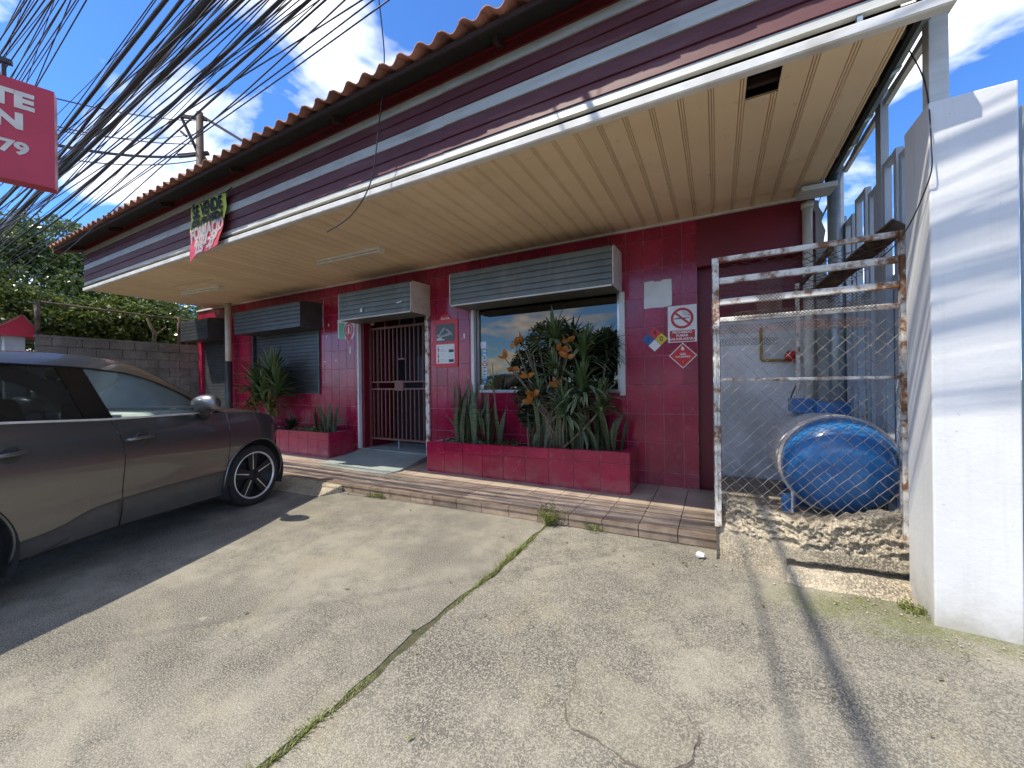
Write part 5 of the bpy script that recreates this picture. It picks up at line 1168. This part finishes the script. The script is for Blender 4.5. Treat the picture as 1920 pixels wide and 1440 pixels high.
# arches, wheels
for (ax, az, r_), nm in zip(ARCH, ('front', 'rear')):
    for mir in (False, True):
        f = (lambda y: CW-y) if mir else (lambda y: y)
        m = MB(); pts = [(ax+r_*math.cos(R(a)), f(smooth_tab(PROF, az+r_*math.sin(R(a)))+.004), az+r_*math.sin(R(a))) for a in range(-14,196,6)]; m.tube(pts, .013, 6); m.build('arch_lip', M['car_paint'], car, True, True)
        m = MB(); n = 30; vs = []
        for k in range(n+1):
            a = R(-25+230*k/n)
            for yy in (.01,.40): vs.append((ax+(r_+.004)*math.cos(a), f(yy), az+(r_+.004)*math.sin(a)))
        m.add(vs, [(2*k,2*k+1,2*k+3,2*k+2) for k in range(n)]); m.add([(ax-.45,f(.40),.1),(ax+.45,f(.40),.1),(ax+.45,f(.40),.8),(ax-.45,f(.40),.8)],[(0,1,2,3)]); m.build('wheel_well', M['car_trim'], car, True, True)
        yo = .03; sg_ = 1 if not mir else -1; steer = R(-6) if nm == 'front' else 0
        wc = Vector((ax-.01, f(yo), .345)); axv = Vector((0, sg_, 0)); axv.rotate(Matrix.Rotation(steer, 3, 'Z')); uref = Vector((0,0,1)); vref = axv.cross(uref)
        m = MB(); m.lathe(wc, axv, [(.255,.015),(.275,-.002),(.318,.0),(.338,.02),(.345,.05),(.345,.17),(.335,.20),(.30,.215),(.25,.21)], 44, cap=False); w_ = m.build('wheel', M['tyre'], car, True, True)
        m = MB(); m.lathe(wc, axv, [(.246,.012),(.256,-.001),(.263,-.001),(.266,.008)], 44, cap=False); m.build('rim_edge', M['rim_bright'], w_, True, True)
        m = MB(); m.lathe(wc, axv, [(.256,.012),(.235,.10),(.02,.11)], 40, cap=False); m.build('rim_barrel', M['rim_dark'], w_, True, True)
        m = MB(); m.lathe(wc, axv, [(.0,.018),(.05,.018),(.06,.03),(.06,.10)], 20); m.build('hub_cap', M['rim_dark'], w_, True, True)
        for k in range(5):
            a = R(90+72*k+4); d = vref*math.cos(a)+uref*math.sin(a); e = vref*-math.sin(a)+uref*math.cos(a)
            m = MB(); c0, c1 = wc+axv*.030, wc+axv*.020
            m.add([c0+d*.04-e*.040, c0+d*.04+e*.040, c1+d*.25+e*.07, c1+d*.25-e*.07, c0+d*.04-e*.030+axv*.04, c0+d*.04+e*.030+axv*.04, c1+d*.25+e*.06+axv*.04, c1+d*.25-e*.06+axv*.04],[(0,1,2,3),(7,6,5,4),(0,4,5,1),(1,5,6,2),(2,6,7,3),(3,7,4,0)]); m.build('spoke', M['rim_dark'], w_, False, True)
            m = MB(); m.add([c0+d*.065-e*.007-axv*.004, c0+d*.065+e*.007-axv*.004, c1+d*.254+e*.003-axv*.006, c1+d*.254-e*.003-axv*.006],[(0,1,2,3)]); m.add([c0+d*.065-e*.010, c0+d*.065+e*.010, c1+d*.254+e*.005, c1+d*.254-e*.005],[(3,2,1,0)]); m.build('spoke_edge', M['rim_bright'], w_, False, True)
# headlights, grille, plate
for mir in (False, True):
    i0, i1 = col_at(.40), len(half)-5; band(i0, i1, lambda x: tz(x)-.115+.10*max(0,(.62-x)), lambda x: tz(x)-.02, 6, -.006, mir, False).build('headlight', M['lamp_glass'], car, True, True)
    band(len(half)-7, iN, lambda x: .40, lambda x: .62, 4, -.005, mir, False).build('grille', M['car_black'], car, True, True)
m = MB(); m.box(-2.9,.75,.25,CW-.25,.20,.24); m.build('underbody', M['car_trim'], car, False, True)
# ------------------------------------------------------------------ block wall, shelter, trees on the left
bw = thing('block_wall', (-11.95,6,0), 'tall weathered grey concrete block boundary wall left of the shop', 'wall')
m = MB(); m.box(-12.10,-11.93,2.30,10.5,-.05,2.36); m.build('mortar_core', M['block'], bw)
blk = mesh_of(MB().box(0,1,0,1,0,1), 'block', M['block']); BH, BL = .20, .42
for rr_ in range(6, 12):
    z = .03 + rr_*BH; y = 2.28 - (BL/2 if rr_ % 2 else 0)
    while y < 9.0:
        a, b = max(y, 2.28), y+BL
        put('block', blk, bw, (-11.935, a+.006, z+.006), (.03+rng.uniform(-.006,.010), b-a-.012, BH-.012)); y += BL
m = MB(); m.box(-12.14,-11.89,2.28,10.5,2.40,2.45); m.build('coping', M['block'], bw)
fr2 = thing('wall_top_rail', (-12,5,2.45), 'rusty pipe railing standing on the block wall', 'railing')
for y in (2.32, 4.62, 6.9): MB().tube([(-12,y,2.45),(-12,y,3.15)],.04,8).build('post', M['rusty_brown'], fr2, True)
MB().tube([(-12,2.3,3.12),(-12,4.6,3.08),(-12,6.9,3.10)],.022,6).build('rail', M['rusty_brown'], fr2, True)
sh = thing('gate_shelter', (-12.3,1.9,0), 'small red gabled roof over a gate post at the left edge', 'shelter')
m = MB(); m.box(-12.5,-12.2,1.95,2.2,0,2.42); m.build('post', M['fence_grey'], sh); m = MB(); m.tube([(-12.18,1.86,0),(-12.18,1.86,2.32)],.05,10); m.build('pipe', M['pvc'], sh, True)
m = MB(); vs = []
for x in (-12.9,-12.05): vs += [(x,1.70,2.42),(x,2.14,2.80),(x,2.42,2.40)]
m.add(vs, [(0,1,2),(5,4,3),(0,3,4,1),(1,4,5,2),(2,5,3,0)]); m.build('roof', M['red_sign'], sh)
m = MB(); m.beam((-12.04,1.66,2.41),(-12.04,2.14,2.825),.03,.03); m.beam((-12.04,2.14,2.825),(-12.04,2.46,2.37),.03,.03); m.build('roof_edge', M['rooftile'], sh)

def tree(name, base, h, crown, n, size, mat, label, grp, r, branches=7, trunk=.14):
    t = thing(name, base, label, 'tree', grp); b = Vector(base); m = MB()
    top = b + Vector((r.uniform(-.3,.3), r.uniform(-.3,.3), h*.75)); m.tube([b, b.lerp(top,.5)+Vector((r.uniform(-.15,.15),r.uniform(-.15,.15),0)), top],[trunk,trunk*.75,trunk*.4],8); ends = []
    for k in range(branches):
        s0 = b.lerp(top, r.uniform(.4,.95)); c = r.choice(crown); a = r.uniform(0,6.28); e = Vector(c[0]) + Vector((math.cos(a)*c[1][0]*.6, math.sin(a)*c[1][1]*.6, r.uniform(-.4,.5)*c[1][2])); m.tube([s0, s0.lerp(e,.5)+Vector((0,0,.15)), e],[trunk*.4,trunk*.25,trunk*.08],6); ends.append(e)
    m.build('trunk', M['bark'], t, True)
    npr = np.random.RandomState(r.randint(0,99999)); P = []
    tot = sum(c[2] for c in crown)
    for c, rad, w_ in crown:
        k = int(n*w_/tot); ncl = max(6, k//45); d = npr.normal(size=(ncl,3)); d /= np.linalg.norm(d,axis=1)[:,None]; rr_ = npr.uniform(.35,1.0,ncl)**.6
        cl = np.array(c) + d*rr_[:,None]*np.array(rad); which = npr.randint(0,ncl,k); sp = min(rad)*.12
        P.append(cl[which] + npr.normal(size=(k,3))*np.array([sp*1.3,sp*1.3,sp*.8]))
    P = np.concatenate(P); N_ = len(P)
    d = npr.normal(size=(N_,3)); d[:,2] = d[:,2]*.7-.15; d /= np.linalg.norm(d,axis=1)[:,None]; q = npr.normal(size=(N_,3)); s_ = np.cross(d,q); s_ /= np.linalg.norm(s_,axis=1)[:,None]; L = size*npr.uniform(.6,1.35,N_)[:,None]; nn = np.cross(d,s_)
    V = np.stack([P, P+d*L*.45+s_*L*.24+nn*L*.05, P+d*L, P+d*L*.45-s_*L*.24+nn*L*.05],1).reshape(-1,3) - np.array(base)
    me = bpy.data.meshes.new('crown'); me.vertices.add(4*N_); me.vertices.foreach_set('co', V.astype(np.float32).ravel()); me.loops.add(4*N_); me.loops.foreach_set('vertex_index', np.arange(4*N_,dtype=np.int32)); me.polygons.add(N_); me.polygons.foreach_set('loop_start', np.arange(0,4*N_,4,dtype=np.int32)); me.update(); me.validate(); me.materials.append(mat)
    o = bpy.data.objects.new('crown', me); link(o, t); return t
tr = random.Random(21); G = 'trees behind the block wall'
tree('leafy_tree', (-15.6,2.4,0), 5.0, [((-15.3,2.6,4.1),(1.6,1.6,1.1),3),((-15.0,1.5,3.4),(1.2,1.2,1.0),2),((-15.8,3.3,5.1),(1.2,1.2,.8),2),((-15.4,2.2,5.0),(.9,.9,.6),1)], 24000, .12, M['leaf_tree2'], 'tall leafy tree at the far left below the cables', G, tr)
tree('leafy_tree', (-14.2,2.6,0), 3.6, [((-13.6,2.4,2.95),(.9,1.0,.75),2),((-13.9,3.4,2.9),(.9,.9,.75),2)], 17000, .10, M['leaf_tree'], 'bright green bushy tree just behind the red gable', G, tr)
tree('leafy_tree', (-14.3,4.6,0), 3.8, [((-13.8,4.3,3.1),(.9,1.0,.8),2),((-13.6,5.1,2.85),(.8,.9,.6),2),((-14.2,4.6,3.8),(.9,.9,.6),1)], 19000, .10, M['leaf_tree'], 'light green tree behind the middle of the block wall', G, tr)
tree('leafy_tree', (-14.6,6.4,0), 3.6, [((-13.9,6.1,2.8),(.9,1.1,.7),2),((-13.8,7.3,2.6),(.9,1.0,.6),2)], 14000, .11, M['leaf_tree2'], 'dark low tree behind the block wall next to the shop', G, tr)
tree('leafy_tree', (-17.5,5.6,0), 5.0, [((-17.2,5.4,3.8),(1.8,2.2,1.3),3),((-17.5,7.6,3.4),(1.6,1.9,1.2),2)], 18000, .13, M['leaf_tree2'], 'darker tree farther back behind the light green tree', G, tr)
m = MB(); m.tube([(-12.7,4.35,2.3),(-12.68,4.38,2.75),(-12.6,4.2,3.1)],[.05,.045,.02],7); m.tube([(-12.68,4.38,2.7),(-12.65,4.6,2.95)],[.03,.012],6); t = thing('bare_tree', (-12.7,4.35,2.3), 'pale bare tree rising behind the block wall', 'tree'); m.build('trunk', M['stem'], t, True)
# trees across the street (seen mirrored in the shop window)
G = 'trees across the street'
for i, (x, y, s) in enumerate([(-11,-17,1.0),(-6.2,-15.5,.8),(-1.5,-18,1.15),(4.5,-16.5,.9),(9.5,-18.5,1.1),(15,-17,1.0)]):
    tree('street_tree', (x,y,0), 5.5*s, [((x,y,4.6*s),(2.4*s,2.2*s,1.7*s),3),((x+1.4*s,y,3.2*s),(1.6*s,1.5*s,1.2*s),2),((x-1.5*s,y+.3,3.0*s),(1.5*s,1.5*s,1.2*s),2)], 4200, .34, M['leaf_tree2'], ['first','second','third','fourth','fifth','sixth'][i] + ' tree from the left in the row across the street', G, tr, 6, .2)

# ------------------------------------------------------------------ red box sign
SC = .80; O_ = Vector((-7.575*SC, 1.628*SC, CAMH+(3.965-CAMH)*SC)); sd_ = Vector((math.sin(R(19.6)), math.cos(R(19.6)), 0))
sg_ = thing('red_sign', tuple(O_ - sd_*1.2), 'red hanging box sign with pale lettering at the upper left', 'sign')
u_ = Vector((0,0,1)); fr_ = (tuple(O_), tuple(sd_), tuple(u_))
MB().prism(fr_, [(-2.4*SC,0),(0,0),(0,1.26*SC),(-2.4*SC,1.26*SC)], -.16, 0).build('box', M['red_sign'], sg_)
def on_sign(dx, dz): p = O_ + sd_*dx*SC + u_*dz*SC; return (tuple(p), tuple(sd_), tuple(u_))
text('TE', .27*SC, on_sign(-.17,1.005), M['sign_letters'], sg_, align='RIGHT', bold=.012, h=.004, sx=1.2); text('ON', .26*SC, on_sign(-.25,.735), M['sign_letters'], sg_, align='RIGHT', bold=.012, h=.004, sx=1.2); text('779', .21*SC, on_sign(-.21,.40), M['sign_letters'], sg_, align='RIGHT', bold=.007, h=.004, sx=1.15)
bk = -sd_.cross(u_)*.08
def sp(dx, dz): return tuple(O_ + sd_*dx*SC + u_*dz*SC + bk)
MB().beam(sp(-.42,1.26), sp(-.42,1.50), .03, .03).build('hanger', M['cable'], sg_)
MB().beam(sp(-2.6,1.5), sp(-.35,1.5), .045, .045).build('support_bar', M['cable'], sg_)
q_ = Vector(sp(-2.5,1.5)); MB().tube([q_, (q_.x, q_.y, 0)], .055, 8).build('sign_post', M['cable'], sg_, True)

# ------------------------------------------------------------------ for-sale banner
bn = thing('sale_banner', (-6.0,2.64,3.2), 'torn yellow and red for-sale banner hanging from the canopy fascia', 'banner')
def bpt(u, v):   # u 0..1 across, v 0..1 down
    x = -6.47 + .90*u + .05*v*(1-u) - .16*v*v*u; z = 3.87 - .72*v + .06*v*u - .06*v*math.exp(-(u/.10)**2)
    y = 2.655 - .016*math.sin(2.4*u+2.2*v+.4) - .006*math.sin(11*u+4*v) - .005*math.sin(17*v) - .05*v*v; return Vector((x, y, z))
def bsheet(v0, v1, mat, nm, nu=24, nv=14):
    m = MB(); vs = []
    for off in (0, .002):
        for j in range(nv+1):
            for i in range(nu+1): vs.append(bpt(i/nu, v0+(v1-v0)*j/nv) + Vector((0,off,0)))
    n = (nu+1)*(nv+1); fs = [(j*(nu+1)+i, (j+1)*(nu+1)+i, (j+1)*(nu+1)+i+1, j*(nu+1)+i+1) for j in range(nv) for i in range(nu)]
    m.add(vs, fs + [tuple(k+n for k in q[::-1]) for q in fs]); return m.build(nm, mat, bn, True)
bsheet(0,.475,M['lime'],'yellow_half'); bsheet(.475,1,M['pink'],'red_half')
def btext(s, size, uc, vc, mat, sx=1.0):
    o = text(s, size, ((0,0,0),(1,0,0),(0,0,1)), mat, None, 'lettering', bold=.012, h=0, sx=sx)
    for v in o.data.vertices:
        uu = uc + v.co.x/.90; vv = vc - v.co.z/.745; p = bpt(uu, vv); v.co = p + Vector((0,-.010,0)) - BASE[bn]
    o.parent = bn
btext('SE VENDE', .24, .50, .16, M['blk'], .70); btext('STA PROPEDA', .155, .50, .385, M['blk'], .80); btext('FORMACIO', .235, .52, .585, M['white'], .72); btext('6101-58', .20, .53, .755, M['white'], .95); btext('2259-47', .175, .52, .905, M['white'], .95)
for u in (0.02, .98): p = bpt(u, .01); MB().tube([p, p+Vector((.05 if u > .5 else -.08, .06, .10))], .006, 5).build('tie_cord', M['cable'], bn)

# ------------------------------------------------------------------ utility pole beyond the roof
up = thing('utility_pole', (-17.7,7.55,0), 'weathered utility pole with crossarm rising beyond the roof', 'pole')
MB().tube([(-17.7,7.55,0),(-17.7,7.55,12.1)],[.20,.11],12).build('shaft', M['wood'], up, True)
m = MB(); m.tube([(-18.6,7.3,11.5),(-18.4,7.4,11.3)],.05,6); m.beam((-18.25,7.15,11.9),(-17.5,7.7,11.85),.10,.12); m.beam((-18.35,7.1,10.35),(-17.5,7.75,10.55),.12,.12); m.build('crossarm', M['wood'], up)
for p, q in (((-18.3,7.2,11.9),(-17.75,7.5,10.5)),((-17.7,7.55,10.6),(-17.0,7.9,9.4)),((-17.7,7.6,12.0),(-13.6,9.6,9.1))): MB().beam(p, q, .07, .09).build('brace', M['wood'], up)
crossing = 0
for k, (z0, z1, r_) in enumerate([(6.75,11.9,.018),(6.45,11.0,.018),(6.15,10.55,.045),(5.9,10.35,.018),(6.55,11.4,.012)]):
    a = Vector((-13.5,-1.9,z0+.9)); b = Vector((-17.9,7.5,z1-.1)); n = 24; pts = []
    for i in range(n+1): s = i/n; p = a.lerp(b, s); p.z -= 1.3*4*s*(1-s)*(.5+.1*k); pts.append(p)
    o = MB().tube(pts, r_, 5).build('street_cable', M['cable'], None, True); tag(o, ['topmost thin cable leading to the utility pole','middle thin cable leading to the utility pole crossarm','thickest cable leading to the lower arm of the utility pole','lowest thin cable leading to the utility pole','finest wire just below the topmost pole cable'][k], 'cable', 'cables leading to the utility pole')

# ------------------------------------------------------------------ overhead cable bundle along the street
def px_ray(x, y):
    return cx*((x-960)/720) - cy*((y-720)/720) + fw
cr = random.Random(5); cabs = []
specs = [(313,.016),(393,.027),(453,.023),(530,.016),(585,.013),(345,.0125)]
for k in range(48): specs.append((cr.choice([cr.uniform(270,470), cr.uniform(380,600), cr.uniform(40,170), cr.uniform(430,610)]), cr.uniform(.0028,.0065)))
specs += [(640,.006),(668,.005),(700,.005),(720,.005)]
for k, (pxx, r_) in enumerate(specs):
    d0 = px_ray(pxx, 0); q_ = d0.y/d0.z; S_ = {313:3.62,393:3.72,453:3.86,530:4.02,585:4.1,345:3.55}.get(pxx, cr.uniform(3.45,4.12)); z = (S_ + 1.35*q_)/(q_ + .48); d = px_ray(pxx, 0); tt = (z-CAMH)/d.z; P0 = Vector((0,0,CAMH)) + d*tt
    kk = .0038*cr.uniform(.6,1.25); xm = -14 + cr.uniform(-3,3); yawc = cr.gauss(0,.012) if r_ > .01 else cr.gauss(0,.030)
    pts = []; n = 44; w1, w2 = cr.uniform(0,6), cr.uniform(.3,.9)
    for i in range(n+1):
        x = -34 + 44*i/n; y = P0.y + yawc*(x-P0.x) + .012*math.sin(w2*x+w1); zz_ = P0.z + kk*((x-xm)**2 - (P0.x-xm)**2) + .015*math.sin(1.3*w2*x+2*w1)
        e = eave(x)
        if y > e.y - .10 and -12.2 < x < 2: y = e.y - .10 - .02*cr.random()
        pts.append((x, y, zz_))
    o = MB().tube(pts, r_, 6 if r_ > .01 else 4).build('overhead_cable', M['cable'], None, True)
    ORD = ['second thick cable from the left among the overhead wires','thickest bundled cable at the middle of the overhead wires','heavy bundled cable just right of the thickest one','lighter bundled cable right of the two heaviest','rightmost of the bundled cables before the thin wires','slim bundled cable between the left one and the thickest']
    tag(o, ORD[k] if r_ > .011 else 'thin black overhead wire strung parallel to the shop roof', 'cable', 'thick overhead cables' if r_ > .011 else 'thin overhead wires')
# loose wire dangling before the fascia, wires on the right
def wire(pts, r_, label, n=8, grp=None):
    P = [Vector(p) for p in pts]; out = []
    for i in range(len(P)-1):
        p0, p1, p2, p3 = P[max(i-1,0)], P[i], P[i+1], P[min(i+2,len(P)-1)]
        for k in range(n):
            t = k/n; out.append(.5*((2*p1)+(p2-p0)*t+(2*p0-5*p1+4*p2-p3)*t*t+(3*p1-p0-3*p2+p3)*t**3))
    out.append(P[-1]); o = MB().tube(out, r_, 5).build('hanging_wire', M['cable'], None, True); tag(o, label, 'wire', grp)
wire([(-2.55,2.38,4.9),(-2.60,2.5,4.5),(-2.64,2.55,4.226),(-2.76,2.58,3.68),(-2.863,2.58,3.265),(-3.123,2.58,3.022),(-3.522,2.6,2.936)], .006, 'loose wire dangling from the roof before the fascia')
wire([(1.02,3.1,3.28),(1.05,3.0,3.0),(1.035,2.90,2.62),(1.03,2.93,2.42),(.98,3.2,2.18),(.86,3.6,2.12),(.72,4.2,2.22)], .0035, 'thin wire looping from the canopy end down past the pillar')
for k, (a, b) in enumerate([((1.03,2.3,4.0),(1.10,6.0,3.45)),((1.10,2.4,3.75),(1.10,6.2,3.2)),((1.30,2.2,4.3),(1.05,6.5,3.0)),((1.75,2.6,4.6),(1.7,9.0,4.9)),((1.85,2.6,4.6),(1.75,9.0,4.9)),((1.95,2.6,4.7),(1.82,9.0,4.8))]):
    wire([a, Vector(a).lerp(Vector(b),.5)+Vector((0,0,-.05)), b], .005 if k < 3 else .008, ['upper thin wire along the canopy end beside the steel post','lower thin wire along the canopy end beside the steel post','thin wire slanting behind the steel post in the sky gap'][k] if k < 3 else ['','','','leftmost of three dark wires in the sky above the white pillar','middle of three dark wires in the sky above the white pillar','rightmost of three dark wires in the sky above the white pillar'][k], grp='wires beside the steel post' if k < 3 else 'wires above the pillar')
# service drops overhead from the street to the roof (their shadows cross the right slab)
for k, (xa, xb, r_) in enumerate([(.60,.40,.024),(.70,.42,.012),(.40,.16,.013)]):
    wire([(xa-.36*9.4,-9.6,9.4),((xa+xb)/2-.36*7.6,-3.4,7.6),(xb-.36*6.2,2.6,6.2),(xb-.36*6.0,7.5,6.1)], r_, ['thick service line crossing high over the lot from the street','thin service line right of the thick one over the lot','thin service line left of the thick one over the lot'][k], grp='service lines over the lot')
wire([(-5.2,-2.25,6.0),(-3.565,-.52,6.0),(-3.05,.02,5.9),(-2.67,.42,6.0),(-1.2,1.9,6.2)], .0045, 'single thin drop wire slanting over the middle of the lot')
# ------------------------------------------------------------------ weeds and grass
def tuft(m, c, n, h, sp, r):
    for i in range(n):
        b = Vector(c) + Vector((r.gauss(0,sp), r.gauss(0,sp), 0)); a = r.uniform(0,6.28); d = Vector((math.cos(a)*.6, math.sin(a)*.6, 1)).normalized(); hh = h*r.uniform(.4,1.2); s_ = d.cross(Vector((0,0,1))).normalized()*.0022
        m.add([b-s_, b+s_, b+d*hh*.6+s_*.8, b+d*hh*.6-s_*.8, b+d*hh+Vector((math.cos(a),math.sin(a),-.2))*hh*.25], [(0,1,2,3),(3,2,4)])
gr = random.Random(3); m = MB()
y = .3
while y < 3.45:
    dens = 7 + 26*math.exp(-((y-1.22)/.16)**2) + 16*math.exp(-((y-.95)/.07)**2) + 14*math.exp(-((y-2.05)/.22)**2) + 12*math.exp(-((y-2.75)/.2)**2); tuft(m, (crack_x(y,0),y,-.02), int(dens), .035 + .02*math.sin(3*y), .011, gr); y += .012
o = m.build('crack_grass', M['grass']); tag(o, 'short grass growing along the crack between the slabs', 'grass', kind='stuff')
m = MB(); y = .2
vs = []
while y < 3.5: vs.append(y); y += .03
for a, b in zip(vs[:-1], vs[1:]): m.add([(crack_x(a,-1)-.005,a,-.006),(crack_x(a,1)+.005,a,-.006),(crack_x(b,1)+.005,b,-.006),(crack_x(b,-1)-.005,b,-.006)],[(0,1,2,3)])
o = m.build('crack_soil', M['crack_soil']); tag(o, 'dark soil filling the crack between the slabs', 'soil', kind='stuff')
def weed(c, h, n, label):
    t = thing('weed_clump', c, label, 'weed', 'weeds along the step'); m = MB(); lf_ = MB()
    for i in range(n):
        a = gr.uniform(0,6.28); d = Vector((math.cos(a)*.8, math.sin(a)*.6-.2, 1.1)).normalized(); b = Vector(c)+Vector((gr.gauss(0,.04),gr.gauss(0,.02),0)); hh = h*gr.uniform(.5,1.2); tip = b+d*hh; m.tube([b, b+d*hh*.5, tip+Vector((0,0,-.01))], .0016, 4)
        leaf_cloud(lf_, [b+d*hh*gr.uniform(.2,1) + Vector((gr.gauss(0,.012),gr.gauss(0,.012),gr.gauss(0,.008))) for _ in range(16)], .022, .4, .4, gr)
    m.build('stalks', M['grass'], t); lf_.build('leaves', M['grass'], t)
weed((-1.42,3.40,.0), .20, 46, 'large weed clump where the crack meets the step'); weed((-3.55,3.31,.0), .08, 12, 'small weed tuft against the left part of the step'); weed((-.98,3.43,.0), .10, 9, 'thin weed sprig just right of the large weed clump'); weed((-3.72,3.30,.0), .05, 8, 'tiny weed left of the small tuft on the step'); weed((1.0,3.06,.0), .05, 14, 'little weed at the foot of the pillar by the kerb')

# dry leaves and litter on the slab
dl = MB(); lr = random.Random(77)
for i in range(60):
    x, y = (lr.uniform(-4.2,.9), 3.28+.042*lr.uniform(-4,0)-abs(lr.gauss(0,.10))) if i < 38 else (lr.uniform(-3.5,1.0), lr.uniform(.9,3.2))
    a = lr.uniform(0,6.28); L = lr.uniform(.015,.04); d = Vector((math.cos(a),math.sin(a),0)); s_ = Vector((-d.y,d.x,0)); p = Vector((x,y,.006))
    dl.add([p-d*L*.5, p+s_*L*.2+Vector((0,0,.004)), p+d*L*.5+Vector((0,0,lr.uniform(0,.012))), p-s_*L*.2+Vector((0,0,.003))],[(0,1,2,3)])
o = dl.build('leaf_litter', M['leaf_dry']); tag(o, 'scattered dry leaf litter along the step and over the slabs', 'leaves', kind='stuff')
